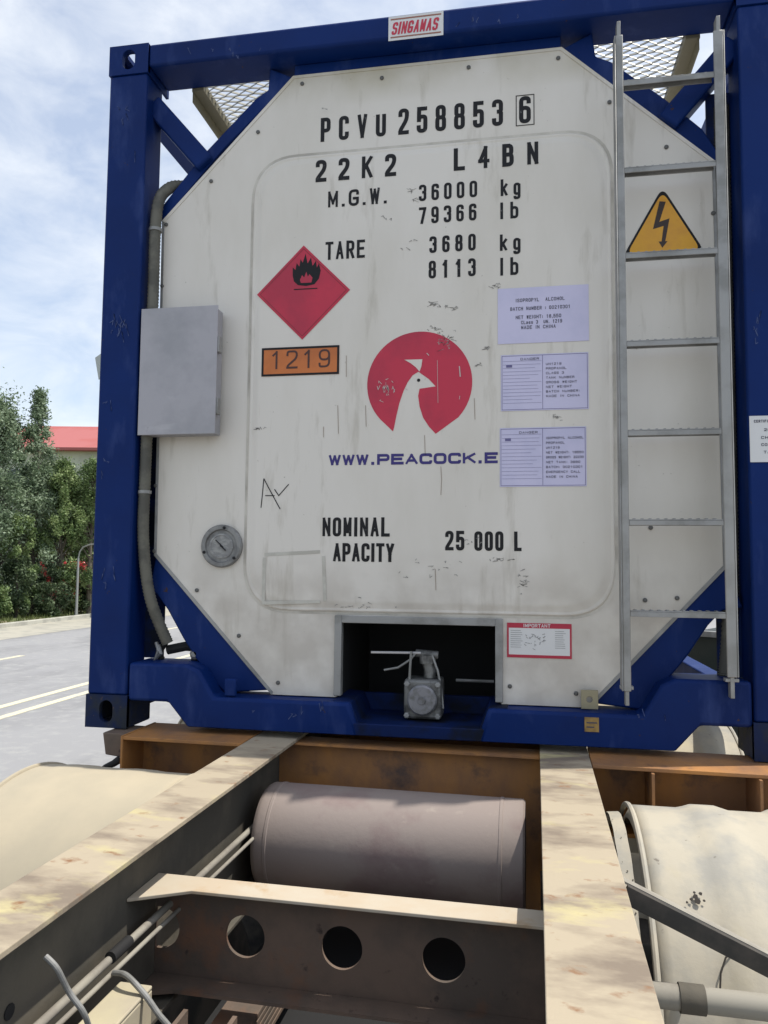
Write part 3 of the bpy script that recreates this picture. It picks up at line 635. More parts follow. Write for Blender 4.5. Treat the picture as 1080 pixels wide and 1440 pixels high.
mb = MB(); mb.tube([(a.x+.02, .14, a.z+.07), (a.x+.02, .14, a.z+.10), (a.x+.012, .14, a.z+.125)], .022, 14); mb.tube([(a.x+.012, .14, a.z+.12), (a.x+.012, .14, a.z+.15)], .03, 14); mb.tube([(a.x-.03, .135, a.z+.155), (a.x+.05, .135, a.z+.150)], .014, 12)
mb.build('valve_neck', valm, va, smooth=True)
mb = MB(); mb.bar((a.x-.19, .12, a.z+.155), (a.x-.01, .12, a.z+.158), .012, .009); mb.build('valve_lever', mat('bright_steel', (.5, .5, .52), .35, .7), va, bevel=.002)
mb = MB(); mb.tube([(a.x-.14, .11, a.z+.095), (a.x-.09, .11, a.z+.105), (a.x-.045, .11, a.z+.135), (a.x-.03, .12, a.z+.155)], .004, 8); mb.tube([(a.x-.042, .10, a.z+.165), (a.x-.046, .10, a.z+.10), (a.x-.05, .10, a.z+.0)], .0045, 8); mb.tube([(a.x+.03, .12, a.z+.15), (a.x+.05, .115, a.z+.10), (a.x+.062, .11, a.z+.05), (a.x+.07, .11, a.z-.03)], .004, 8); mb.build('valve_linkage', steel, va, smooth=True)
mb = MB(); mb.tube([(a.x+.10, .3, a.z+.04), (a.x+.24, .3, a.z+.04)], .006, 8); mb.build('remote_rod', steel, va)
# brass-coloured tag and ear on the bottom rail
brass = mat('brass_tag', (.34, .22, .07), .6, .2, alt=(.22, .14, .05), scale=30)
mb = MB(); mb.box(.545, .590, -.0008, .0026, .067, .113); tb = mb.build('brass_tag', brass, tc_)
mb = MB(); mb.box(.551, .584, -.0016, -.0010, .094, .098); mb.box(.551, .575, -.0016, -.0010, .080, .084); mb.build('tag_print', dink, tb)
a = at(829, 985, y=.06); mb = MB(); plate_hole(mb, (a.x, .055, .160), (1, 0, 0), (0, 0, 1), (0, -1, 0), .055, .062, .008, .02, .02, .0099); mb.build('earth_lug', mat('lug_metal', (.30, .27, .18), .5, .3), tc_, bevel=.001)
a = at(325, 950, y=.02); mb = MB(); mb.box(a.x-.022, a.x+.022, .012, .028, .128, .19); mb.build('lashing_tab', blue, tc_, bevel=.006)
# ladder
def lx(side): return (.659, .687) if side < 0 else (.974, 1.009)
lad = MB(); x0, x1 = lx(-1); lad.box(x0+.005, x1, -.035, -.028, .205, 2.39); lad.box(x0, x0+.0045, -.035, .014, .205, 2.39)
ladd = lad.build('ladder', steel, tc_, bevel=.003, label='galvanised ladder with seven rungs on the right of the panel')
lad = MB(); x0, x1 = lx(1); lad.box(x0, x1-.005, -.035, -.028, .26, 2.37); lad.box(x1-.0045, x1, -.035, .014, .26, 2.37); lad.build('stile', steel, ladd, bevel=.003)
for zz in (2.228, 1.925, 1.633, 1.337, 1.042, .751, .459):
    mb = MB(); mb.box(.6875, .9735, -.033, -.001, zz-.002, zz+.002); mb.box(.6875, .9735, -.034, -.030, zz-.018, zz-.0025); mb.box(.6875, .9735, -.006, -.002, zz-.018, zz-.0025)
    for k in range(11):
        xk = .70+k*.0245; mb.box(xk, xk+.008, -.030, -.006, zz+.0022, zz+.005)
    mb.build('rung', steel, ladd, bevel=.001)
mb = MB()
for xx, zz in ((.674, 2.38), (.99, 2.36)):
    mb.box(xx-.006, xx+.006, -.034, -.0005, zz-.02, zz+.06)
for xx, zz in ((.675, .16), (.99, .195)):
    mb.box(xx-.006, xx+.006, -.03, -.001, zz, zz+.07); mb.box(xx-.02, xx+.02, -.028, -.002, zz+.05, zz+.06)
mb.build('ladder_bracket', steel, ladd, bevel=.001)
# corrugated conduit down the left side, and one on the right
def corr(pts, r, name, label=None, step=.013):
    P = [Vector(p) for p in pts]; S = []
    for i in range(len(P)-1):
        a = P[max(i-1, 0)]; b = P[i]; c = P[i+1]; d = P[min(i+2, len(P)-1)]; n_ = max(2, int((c-b).length/(step/2)))
        for k in range(n_):
            t = k/n_; S.append(.5*((2*b)+(c-a)*t+(2*a-5*b+4*c-d)*t*t+(3*b-a-3*c+d)*t**3))
    S.append(P[-1]); rs = [r*(1.06 if i % 2 else .93) for i in range(len(S))]
    mb = MB(); mb.tube(S, rs, 12); return mb.build(name, rubber, tc_, smooth=True, ang=80, label=label)
cd = corr([(-.90, .20, 2.06), (-.955, .15, 2.085), (-1.005, .09, 2.05), (-1.030, .055, 1.94), (-1.030, .048, 1.6), (-1.034, .045, 1.2), (-1.036, .042, .9), (-1.036, .045, .68), (-1.01, .06, .47), (-.955, .10, .30)], .021, 'corrugated_conduit', 'grey corrugated conduit beside the left post')
for zz in (1.87, .86):
    mb = MB(); mb.lathe([(-.006, .0245), (.006, .0245)], (-1.031 if zz > 1 else -1.036, .052 if zz > 1 else .043, zz), 'z', 16); mb.build('clip', steel, cd)
corr([(1.035, .13, 2.2), (1.035, .13, 1.5), (1.035, .13, 1.0), (1.03, .13, .5), (1.01, .13, .24)], .026, 'corrugated_conduit', 'grey corrugated conduit behind the ladder')
a = at(225, 918, y=.13)
mb = MB(); mb.tube([(-.97, .13, .27), (-.90, .14, .285), (-.80, .16, .28)], .018, 10); mb.tube([(-.975, .125, .30), (-1.0, .12, .26), (-.985, .12, .235)], .013, 10); mb.box(-.87, -.76, .12, .22, .235, .31)
mb.build('conduit_manifold', dark, tc_, bevel=.003)
mb = MB(); mb.lathe([(0, .018), (-.02, .02), (-.03, .01)], (-.845, .118, .262), 'y', 12); mb.tube([(-1.0, .1, .30), (-.985, .09, .27), (-1.0, .09, .235), (-.975, .09, .26), (-.99, .1, .29)], .007, 8); mb.build('cable_gland', steel, tc_, smooth=True)
# expanded-metal walkway along the tank top
def grating(x0, x1, y0, y1, z):
    mb = MB(); py_ = .036; pxx = .06; j = 0; y = y0
    while y < y1:
        zig = [(x0+i*pxx/2, y+(py_*.36 if (i+j) % 2 else 0), z+(.004 if i % 2 else 0)) for i in range(int((x1-x0)/(pxx/2))+1)]
        for i in range(len(zig)-1):
            p, q = Vector(zig[i]), Vector(zig[i+1])
            mb.add([p+Vector((0, 0, -.004)), q+Vector((0, 0, -.004)), q+Vector((0, .009, .008)), p+Vector((0, .009, .008))], [(0, 1, 2, 3)])
            mb.add([p+Vector((0, .002, -.005)), q+Vector((0, .002, -.005)), q+Vector((0, .011, .007)), p+Vector((0, .011, .007))], [(3, 2, 1, 0)])
        y += py_*.5; j += 1
    return mb
walkm = mat('walkway_steel', (.30, .30, .27), .5, .3, alt=(.2, .2, .17), scale=7)
frm = mat('walkway_frame', (.20, .185, .13), .6, .2)
for x0, x1 in ((-.90, -.42), (.42, .93)):
    wk = grating(x0, x1, .17, 2.2, 2.51).build('walkway', walkm, tc_, label='expanded metal walkway under open sky')
    xe = x0 if x0 < 0 else x1; s = -1 if x0 < 0 else 1
    mb = MB(); a, b = span(xe, xe+s*.05); mb.box(a, b, .16, 5.8, 2.485, 2.525); mb.box(*span(xe+s*.042, xe+s*.047), .16, 5.8, 2.44, 2.485); mb.build('walkway_frame', frm, wk, bevel=.003)
    for yy in (.9, 1.8):
        mb = MB(); mb.box(x0, x1, yy, yy+.04, 2.46, 2.495); mb.build('walkway_bearer', frm, wk)

# ------------------------------------------------------------------ the trailer
tr = empty('skeletal_trailer', (-.01, 0, 0), R(-1.35), 'rusty dust covered skeletal trailer carrying the tank container', 'trailer')
RX = .49; TH = .155; RZ = -.006; RB = -.40
for s in (-1, 1):
    mb = MB(); c = s*RX
    mb.box(c-TH/2, c+TH/2, -7, 9, RZ-.012, RZ); bm_ = mb.build('main_beam', duststeel, tr, bevel=.002)
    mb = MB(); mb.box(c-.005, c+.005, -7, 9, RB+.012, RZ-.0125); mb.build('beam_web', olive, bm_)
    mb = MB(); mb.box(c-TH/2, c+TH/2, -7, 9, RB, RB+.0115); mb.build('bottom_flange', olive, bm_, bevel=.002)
    # bolt holes plug plates near the camera on the web
    if s < 0:
        mb = MB()
        for yy, zz in ((-1.42, -.12), (-1.35, -.17), (-1.5, -.19)): mb.lathe([(0, .013), (.002, .013)], (c+.0052, yy, zz), 'x', 12)
        mb.build('bolt_hole', dark, bm_)
# bolster under the container end
for xa, xb in ((-1.005, -RX-.006), (-RX+.006, RX-.006), (RX+.006, 1.25)):
    mid = xa > -1 and xb < 1
    fl_ = -.075 if mid else -.145
    mb = MB(); mb.box(xa, xb, .03, .04, -.20 if not mid else -.66, -.012-(.012 if mid else 0)); bo = mb.build('bolster', rust, tr)
    if mid: mb = MB(); mb.box(xa, xb, -.01, .10, -.0245, -.0185); mb.build('bolster_flange', rust, bo)
    else:
        e0 = xa if xa < 0 else RX+TH/2+.002; e1 = xb if xb > 0 else -RX-TH/2-.002
        mb = MB(); mb.box(e0, e1, -.115, .12, -.016, -.004); mb.build('bolster_flange', rust, bo, bevel=.002)
        mb = MB(); mb.box(e0, e1, -.115, .12, -.215, -.202); mb.build('bolster_flange', rust, bo, bevel=.002)
mb = MB(); mb.box(-1.013, -1.0055, -.115, .12, -.215, -.003); mb.build('bolster_end_plate', rust, tr)
mb = MB(); mb.prism([(-1.105, -.004), (-1.014, -.004), (-1.014, -.088), (-1.092, -.080)], -.08, .06, 'y'); tl_ = mb.build('twist_lock', brown, tr, bevel=.004)
mb = MB(); mb.tube([(-1.03, -.085, -.09), (-1.05, -.095, -.105), (-1.075, -.10, -.115), (-1.105, -.11, -.14)], [.014, .012, .009, .010], 10); mb.build('lock_handle', dark, tl_, smooth=True)
for xx in (.74, 1.04):
    mb = MB(); mb.box(xx, xx+.008, -.13, .028, -.2, -.018); mb.build('stiffener', rust, tr)
# pierced crossmember
CY = -.84
mb = MB(); fz = -.14; bz = -.371
cx0, cx1 = -RX+.006, RX-.006
# web plate with four round holes (built as strips around each hole)
hc = [(-.470, -.260), (-.259, -.260), (-.029, -.261), (.201, -.262)]; hr = .0475
cells = [cx0]+[(hc[i][0]+hc[i+1][0])/2 for i in range(3)]+[.32]
def web_cell(mb, x0, x1, z0, z1, cx, cz, r, y0, y1, n=40):
    ang = [2*pi*k/n for k in range(n)]
    inn = [(cx+r*cos(a), cz+r*sin(a)) for a in ang]
    inn = [(max(x0+.001, x), z) for x, z in inn]
    out = []
    for a in ang:
        c_, s_ = cos(a), sin(a); k1 = ((x1-cx)/c_ if c_ > 1e-9 else (x0-cx)/c_ if c_ < -1e-9 else 1e9); k2 = ((z1-cz)/s_ if s_ > 1e-9 else (z0-cz)/s_ if s_ < -1e-9 else 1e9)
        t = min(k1, k2); out.append((cx+c_*t, cz+s_*t))
    for X, Z in ((x0, z0), (x1, z0), (x1, z1), (x0, z1)):
        k = min(range(n), key=lambda i: (out[i][0]-X)**2+(out[i][1]-Z)**2); out[k] = (X, Z)
    vs = [(x, y, z) for y in (y0, y1) for lp in (out, inn) for x, z in lp]
    fs = []
    for i in range(n):
        j = (i+1) % n; fs += [(i, j, n+j, n+i), (2*n+i, 3*n+i, 3*n+j, 2*n+j), (n+i, n+j, 3*n+j, 3*n+i)]
    mb.add(vs, fs)
for i in range(4): web_cell(mb, cells[i], cells[i+1], bz+.0085, fz-.0085, hc[i][0], hc[i][1], hr, CY, CY+.009)
mb.box(cells[4], cx1, CY, CY+.009, bz+.0085, fz-.0085)
cm = mb.build('crossmember', brown, tr)
mb = MB(); mb.prism([(cx0, CY-.135), (cx0+.12, CY-.065), (cx1-.06, CY-.065), (cx1, CY-.09), (cx1, CY+.0085), (cx0, CY+.0085)], fz-.008, fz, 'z'); mb.build('crossmember_flange', mat('pale_dust_strip', (.47, .41, .32), .85, alt=(.46, .38, .28), scale=6, alt2=(.42, .30, .18), s2=9), cm, bevel=.0015)
mb = MB(); mb.prism([(cx0, CY-.09), (cx0+.08, CY-.06), (cx1-.1, CY-.06), (cx1, CY-.08), (cx1, CY+.0085), (cx0, CY+.0085)], bz, bz+.008, 'z'); mb.build('crossmember_flange', brown, cm)
for yy, nm in ((.55, 1), (-2.6, 1), (-4.5, 1), (1.9, 1), (3.4, 1), (5.2, 1)):
    mb = MB(); mb.box(cx0, cx1, yy, yy+.01, bz+.01, -.03); mb.box(cx0, cx1, yy-.05, yy+.06, -.0295, -.02); mb.build('crossmember', rust, tr)
# air reservoir
yc, zc, r = -.225, -.250, .155
mb = MB(); mb.lathe([(-.436, .09), (-.432, .125), (-.426, .146), (-.418, r-.003), (-.410, r), (-.388, r), (-.386, r+.002), (-.378, r+.002), (-.376, r), (.300, r), (.302, r+.002), (.310, r+.002), (.312, r), (.368, r), (.374, r-.006), (.374, r-.03)], (-.005, yc, zc), 'x', 64)
ar = mb.build('air_reservoir', tankm, tr, smooth=True, label='dusty purple brown air reservoir lying between the beams')
for xx in (-.2, .16):
    mb = MB(); mb.lathe([(-.02, r+.0035), (.02, r+.0035)], (xx, yc, zc), 'x', 64)
mb = MB(); mb.box(-.48, -.462, yc-.03, yc+.03, zc-.03, zc+.03); mb.build('reservoir_bracket', dark, ar, bevel=.003)
# longitudinal pipes inside the left beam
mb = MB(); mb.tube([(-.448, .0, -.205), (-.448, -2.6, -.205)], .0085, 12); mb.build('brake_pipe', pipem, tr, smooth=True)
mb = MB(); mb.tube([(-.422, -.0, -.215), (-.430, -2.6, -.215)], .005, 12); mb.build('brake_pipe', pipem, tr, smooth=True)
mb = MB(); mb.tube([(-.445, -1.03, -.20), (-.445, -1.10, -.20)], .0125, 12); mb.build('pipe_union', dark, tr, smooth=True)
def hose(pts, r, m, name='cable'):
    P = [Vector(p) for p in pts]; S = []
    for i in range(len(P)-1):
        a = P[max(i-1, 0)]; b = P[i]; c = P[i+1]; d = P[min(i+2, len(P)-1)]
        for k in range(8):
            t = k/8; S.append(.5*((2*b)+(c-a)*t+(2*a-5*b+4*c-d)*t*t+(3*b-a-3*c+d)*t**3))
    S.append(P[-1]); mb = MB(); mb.tube(S, r, 10); return mb.build(name, m, tr, smooth=True)
greyc = mat('grey_cable', (.24, .24, .23), .6, alt=(.16, .16, .15), scale=20)
inv = Matrix.Rotation(R(1.35), 4, 'Z') @ Matrix.Translation((.01, 0, 0))
def tl3(px, py, y): return inv @ at(px, py, y=y)
hose([tl3(64, 1345, -1.36), tl3(80, 1362, -1.36), tl3(97, 1395, -1.34), tl3(118, 1425, -1.33), tl3(130, 1460, -1.30), tl3(150, 1520, -1.3)], .0048, greyc)
hose([tl3(160, 1368, -1.12), tl3(178, 1372, -1.14), tl3(203, 1398, -1.15), tl3(222, 1425, -1.15), tl3(245, 1455, -1.15), tl3(260, 1500, -1.15)], .0055, greyc)
mb = MB(); mb.box(-.41, -.34, -1.30, -1.12, -.238, -.23); mb.box(-.41, -.404, -1.30, -1.12, -.32, -.2385); mb.box(-.346, -.34, -1.30, -1.12, -.32, -.2385); mb.build('valve_bracket', mud, tr, bevel=.003)
# spring pack and hanger visible below the crossmember
for s in (-1, 1):
    mb = MB()
    for k in range(6): mb.box(s*.27-.045+.012*k*0, s*.27+.045, -1.20+.03*k, -.1-.03*k, -.44-.016*k, -.428-.016*k)
    mb.build('leaf_spring', brown, tr, bevel=.002)
    mb = MB(); mb.box(s*.27-.06, s*.27-.05, -1.22, -1.0, -.55, -.34); mb.box(s*.27+.05, s*.27+.06, -1.22, -1.0, -.55, -.34); mb.build('spring_hanger', brown, tr)
mb = MB(); mb.box(-.45, .45, -1.75, .5, -.62, -.60); mb.build('light_blocker_plate', dark, tr)  # added blocker, hides the sunlit ground so holes and gaps stay black
# mudguards over the wheels
def guard(cy, side, ribs=True):
    cz = -.545; r = .48; mb = MB(); xs = [.655+.545*k/28 for k in range(29)]; na = 56; th = .006
    def off(x, a):
        o = 0.
        for c_ in (.86, 1.08):
            o += (.011 if side > 0 else .003)*math.exp(-((x-c_)/.05)**8)
        e = .0012*sin(a*5+x*9)
        edge = -.03*max(0, (.672-x)/.017)**2
        return o+e+edge
    for lay in (0, 1):
        for i in range(na+1):
            a = R(-62+172*i/na)
            for x in xs:
                rr = r+off(x, a)-lay*th; wob = 0
                mb.v.append((side*x, cy-rr*sin(a)+wob, cz+rr*cos(a)))
    nx = len(xs); st_ = (na+1)*nx
    for lay in (0, 1):
        for i in range(na):
            for j in range(nx-1):
                b = lay*st_+i*nx+j; mb.f.append((b, b+1, b+nx+1, b+nx))
    for i in range(na):
        for j in (0, nx-1):
            b = i*nx+j; mb.f.append((b, b+nx, b+nx+st_, b+st_))
    for j in range(nx-1):
        for i in (0, na):
            b = i*nx+j; mb.f.append((b, b+1, b+1+st_, b+st_))
    return mb
mgs = {}
for cy in (-.35, .95, 2.25):
    for side in (-1, 1):
        mg = guard(cy, side).build('mudguard', mud if side < 0 else mudlight, tr, smooth=True, ang=60)
        if cy == -.35:
            mg['label'] = 'dusty cream mudguard on the '+('left' if side < 0 else 'right, pitted with holes')
            mgs[side] = mg
        mb = MB()
        for x in (.657, 1.198):
            mb.tube([(side*x, cy-.4795*sin(R(-62+172*i/56)), -.545+.4795*cos(R(-62+172*i/56))) for i in range(57)], .0075, 8)
        mb.build('rolled_edge', mud if side < 0 else mudlight, mg, smooth=True)
        for x in (.70, .95, 1.15):
            for a_ in (-38, 62):
                a = R(a_); mb = MB(); c_ = Vector((side*x, cy-.481*sin(a), -.545+.481*cos(a))); nn_ = Vector((0, -sin(a), cos(a)))
                mb.tube([c_, c_+nn_*.012], .011, 6); mb.build('bolt', steel, mg)
        mb = MB(); na = 40
        for i in range(na+1):
            a = R(-55+160*i/na)
            for x, rr in ((.600, .455), (.632, .458), (.632, .450), (.600, .447)): mb.v.append((side*x+side*.0006*sin(i*1.7), cy-rr*sin(a), -.545+rr*cos(a)))
        for i in range(na):
            for k in range(4): b = i*4; mb.f.append((b+k, b+(k+1) % 4, b+4+(k+1) % 4, b+4+k))
        mb.build('guard_rim', mudlight, mg)
# pits and a torn hole in the right mudguard
hole = mat('pit_dark', (.03, .025, .02), .9)
mb = MB()
def on_guard(px, py):
    """where the sight line meets the right mudguard, found on its cylinder"""
    d = fwd + rt*((px-540)/FPX) - up*((py-720)/FPX); o = inv @ CAM; dd = inv.to_3x3() @ d
    A = dd.y**2+dd.z**2; oy = o.y+.35; oz = o.z+.545; B = 2*(oy*dd.y+oz*dd.z); C = oy*oy+oz*oz-.4845**2; t = (-B-sqrt(max(0, B*B-4*A*C)))/2/A
    return o+dd*t
pits = [(978, 1262, .006), (972, 1266, .004), (985, 1258, .004), (966, 1270, .003), (990, 1268, .003), (981, 1268, .007), (976, 1256, .003)]
for p in pits:
    c = on_guard(p[0], p[1]); nrm = Vector((0, c.y+.35, c.z+.545)).normalized(); u = Vector((1, 0, 0)); v_ = nrm.cross(u)
    mb.poly([c+nrm*.0035+u*p[2]*cos(k*pi/5)*random.uniform(.7, 1.3)+v_*p[2]*sin(k*pi/5)*random.uniform(.7, 1.3) for k in range(10)])
mb.build('pit_holes', hole, mgs[1])
mb = MB()
for k in range(46):
    a = R(random.uniform(0, 95)); x = random.uniform(.603, .629); q = random.uniform(.001, .003); rr = .4595
    mb.poly([(x+q*cos(j*pi/3), -.35-rr*sin(a)+q*sin(j*pi/3)*cos(a)*-1, -.545+rr*cos(a)-q*sin(j*pi/3)*sin(a)) for j in range(6)])
mb.build('rust_pits', hole, mgs[1])
mb = MB(); c = [on_guard(*q) for q in ((1012, 1395), (1013, 1370), (1020, 1348), (1035, 1335))]; mb.tube([v_+Vector((0, -.004, .004)) for v_ in c], .002, 6); mb.build('hanging_wire', hole, mgs[1])
# mudguard stay and cross pipes on the right
a = tl3(878, 1256, -.99); b = tl3(1120, 1380, -.99)
mb = MB(); mb.bar(a, b, .012, .034); mb.box(a.x-.02, b.x, -.995, -.99, -2, -1.99) if 0 else None; st1 = mb.build('mudguard_stay', mat('stay_dark', (.04, .037, .032), .85, alt=(.07, .06, .05), scale=9), tr, bevel=.001)
a2 = a+Vector((0, .018, .018)); b2 = b+Vector((0, .018, .018)); mb = MB(); mb.bar(a2, b2, .022, .004); mb.build('stay_flange', pipem, st1)
a = tl3(912, 1392, -1.0); mb = MB(); mb.tube([(RX+.06, -1.0, a.z), (1.2, -1.0, a.z)], .022, 16); pp = mb.build('guard_pipe', pipem, tr, smooth=True)
mb = MB(); mb.tube([(.66, -1.0, a.z), (.705, -1.0, a.z)], .0255, 16); mb.build('pipe_sleeve', olive, pp, smooth=True)
mb = MB(); mb.tube([(RX+.02, -1.08, a.z-.03), (1.2, -1.08, a.z-.03)], .018, 16); mb.build('guard_pipe', pipem, tr, smooth=True)
# axles, wheels
for cy in (-.35, .95, 2.25):
    mb = MB(); mb.tube([(-1.1, cy, -.98), (1.1, cy, -.98)], .07, 16); mb.build('axle', dark, tr, smooth=True)
    for side in (-1, 1):
        for x in (.72, 1.03):
            mb = MB(); xx = side*x; mb.lathe([(-.12, .30), (-.135, .36), (-.13, .46), (-.11, .505), (-.06, .52), (.06, .52), (.11, .505), (.13, .46), (.135, .36), (.12, .30)], (xx, cy, -.98), 'x', 48); w_ = mb.build('wheel', tyrem, tr, smooth=True)
            mb = MB(); mb.lathe([(-.10, .29), (-.10, .12), (.10, .12), (.10, .29)], (xx, cy, -.98), 'x', 32); mb.build('rim', steel, w_)
# a dark tool box hung beside the trailer further back
mb = MB(); mb.box(1.5, 2.2, 3.4, 4.6, -.55, .04); mb.build('side_locker', mat('locker_green', (.012, .016, .014), .6), tr, bevel=.01) if 0 else None

# ------------------------------------------------------------------ dark truck body to the right, behind
pk = empty('parked_skip', (2.3, 4.3, GZ), R(-32), 'dark green open skip standing behind the right post of the container', 'skip')
skm = mat('skip_green', (.010, .018, .015), .6, alt=(.02, .025, .02), scale=3)
mb = MB(); mb.prism([(-.66, .45), (.75, .45), (.95, 1.50), (-.66, 1.50)], 0, 1.6, 'y'); mb.build('bin_body', skm, pk, bevel=.01)
mb = MB(); mb.bar((-.70, -.01, 1.52), (1.0, -.01, 1.52), .06, .05); mb.build('rim_bar', steel, pk, bevel=.004)
for xx in (-.45, .5):
    mb = MB(); mb.box(xx-.06, xx+.06, .1, 1.5, 0, .45); mb.build('runner', skm, pk)

# ------------------------------------------------------------------ vegetation
def leafmat(name, a, b, c):
    m = bpy.data.materials.new(name); m.use_nodes = True; t = m.node_tree; bs = t.nodes['Principled BSDF']; bs.inputs['Roughness'].default_value = .6
    tcn = t.nodes.new('ShaderNodeTexCoord'); n1_ = t.nodes.new('ShaderNodeTexNoise'); n1_.inputs['Scale'].default_value = .9; n1_.inputs['Detail'].default_value = 3
    n2_ = t.nodes.new('ShaderNodeTexNoise'); n2_.inputs['Scale'].default_value = 7
    t.links.new(tcn.outputs['Object'], n1_.inputs[0]); t.links.new(tcn.outputs['Object'], n2_.inputs[0])
    ad = t.nodes.new('ShaderNodeMath'); ad.operation = 'ADD'; t.links.new(n1_.outputs[0], ad.inputs[0]); t.links.new(n2_.outputs[0], ad.inputs[1])
    r = t.nodes.new('ShaderNodeValToRGB'); r.color_ramp.elements[0].position = .36; r.color_ramp.elements[1].position = .66
    r.color_ramp.elements[0].color = (*a, 1); r.color_ramp.elements[1].color = (*c, 1); e = r.color_ramp.elements.new(.5); e.color = (*b, 1)
    hf = t.nodes.new('ShaderNodeMath'); hf.operation = 'MULTIPLY'; hf.inputs[1].default_value = .5; t.links.new(ad.outputs[0], hf.inputs[0]); t.links.new(hf.outputs[0], r.inputs[0]); t.links.new(r.outputs[0], bs.inputs['Base Color'])
    tr2 = t.nodes.new('ShaderNodeBsdfTranslucent'); t.links.new(r.outputs[0], tr2.inputs[0]); mixs = t.nodes.new('ShaderNodeMixShader'); mixs.inputs[0].default_value = .3
    t.links.new(bs.outputs[0], mixs.inputs[1]); t.links.new(tr2.outputs[0], mixs.inputs[2]); t.links.new(mixs.outputs[0], t.nodes['Material Output'].inputs[0]); return m
lg_grey = leafmat('leaf_grey_green', (.075, .12, .06), (.20, .27, .16), (.42, .50, .36))
lg_green = leafmat('leaf_mid_green', (.06, .11, .035), (.19, .27, .10), (.40, .48, .22))
lg_dark = leafmat('leaf_dark_green', (.03, .055, .025), (.08, .12, .055), (.20, .26, .14))
barkm = mat('bark', (.10, .085, .065), .9, alt=(.17, .15, .12), scale=10, stretch=(1, 1, .3), bump=.3)
def tree(name, x, y, h, w, lm, label, cat='tree', group=None, nclump=60, per=260, leaf=.10, base=.12, seed=0, spiky=.6, trunk=.10):
    rnd = random.Random(seed); root = empty(name, (x, y, GZ+.1), rnd.uniform(0, 6), label, cat, group)
    tb_ = MB(); cb = MB()
    top = h*.8; tb_.tube([(0, 0, 0), (.05, .02, h*.3), (-.04, .05, h*.6), (.03, 0, top)], [trunk, trunk*.8, trunk*.5, trunk*.15], 8)
    for k in range(nclump):
        u = rnd.random()**.8; zz = h*(base+(1-base)*u); prof_ = (1-u)**spiky*(.55+.45*min(1, u*5))
        a = rnd.uniform(0, 2*pi); rr = w*prof_*sqrt(rnd.uniform(.05, 1))
        cx_, cy_ = rr*cos(a), rr*sin(a)
        zs = max(.15*h, zz-rr*.9)*.95
        tb_.tube([(0, 0, min(zs, top)), (cx_*.5, cy_*.5, zz-rr*.35), (cx_, cy_, zz)], [trunk*.28, trunk*.16, .006], 5)
        sr = rnd.uniform(.32, .62)*w*.42; sz = sr*rnd.uniform(.9, 1.7); lx_, ly_ = cos(a)*sr*.4, sin(a)*sr*.4
        for q in range(per):
            g = Vector((rnd.gauss(0, 1), rnd.gauss(0, 1), rnd.gauss(0, 1))); g = g.normalized()*abs(rnd.gauss(.65, .3))
            c = Vector((cx_+g.x*sr, cy_+g.y*sr, max(.02, zz+g.z*sz)))
            n_ = Vector((rnd.gauss(0, .7), rnd.gauss(0, .7), rnd.gauss(.6, .5))); n_ = n_.normalized() if n_.length > .01 else Vector((0, 0, 1))
            u_ = n_.orthogonal().normalized(); u_.rotate(Matrix.Rotation(rnd.uniform(0, 6.28), 3, n_)); v_ = n_.cross(u_); l = leaf*rnd.uniform(.6, 1.3)
            cb.add([c-u_*l*.5, c+v_*l*.22, c+u_*l*.5, c-v_*l*.22], [(0, 1, 2, 3)])
    tb_.build('trunk', barkm, root, smooth=True)
    me = bpy.data.meshes.new('crown'); me.from_pydata(cb.v, [], cb.f); o = bpy.data.objects.new('crown', me); col.objects.link(o); me.materials.append(lm); o.parent = root
    return root
TG = 'trees along the verge beyond the road'; BG = 'bushes along the verge beyond the road'
tree('broadleaf_tree', -18.6, 22.2, 8.0, 2.3, lg_grey, 'tallest grey green tree, cut by the left edge of the view', group=TG, nclump=110, per=330, seed=3, leaf=.13, base=.08, spiky=.55)
tree('broadleaf_tree', -17.5, 22.9, 8.35, 1.15, lg_grey, 'slim pointed grey green tree between the tallest tree and the red roof', group=TG, nclump=70, per=260, seed=5, leaf=.12, base=.1, spiky=.6)
tree('broadleaf_tree', -16.7, 23.4, 5.75, 1.15, lg_green, 'shorter fresh green tree in front of the red roofed building', group=TG, nclump=75, per=280, seed=8, leaf=.11, base=.08, spiky=.45)
tree('broadleaf_tree', -15.95, 24.2, 5.8, 1.2, lg_green, 'fresh green tree partly hidden by the left blue post', group=TG, nclump=75, per=280, seed=11, leaf=.11, base=.15, spiky=.4)
tree('broadleaf_tree', -19.5, 27.0, 6.0, 2.6, lg_dark, 'dark tree set back behind the slim pointed one', group=TG, nclump=110, per=260, seed=15, leaf=.15, base=.05, spiky=.3)
tree('broadleaf_tree', -18.0, 29.0, 5.2, 2.3, lg_dark, 'dark tree set back behind the fresh green ones', group=TG, nclump=90, per=240, seed=16, leaf=.15, base=.05, spiky=.3)
tree('broadleaf_tree', -17.5, 36, 7.2, 2.6, lg_green, 'green tree far down the verge behind the container', group=TG, nclump=45, per=220, seed=19, leaf=.16)
tree('broadleaf_tree', -20.0, 16.5, 8.5, 2.2, lg_grey, 'grey green tree nearest the camera, only just outside the left edge', group=TG, nclump=60, per=240, seed=23, leaf=.14)
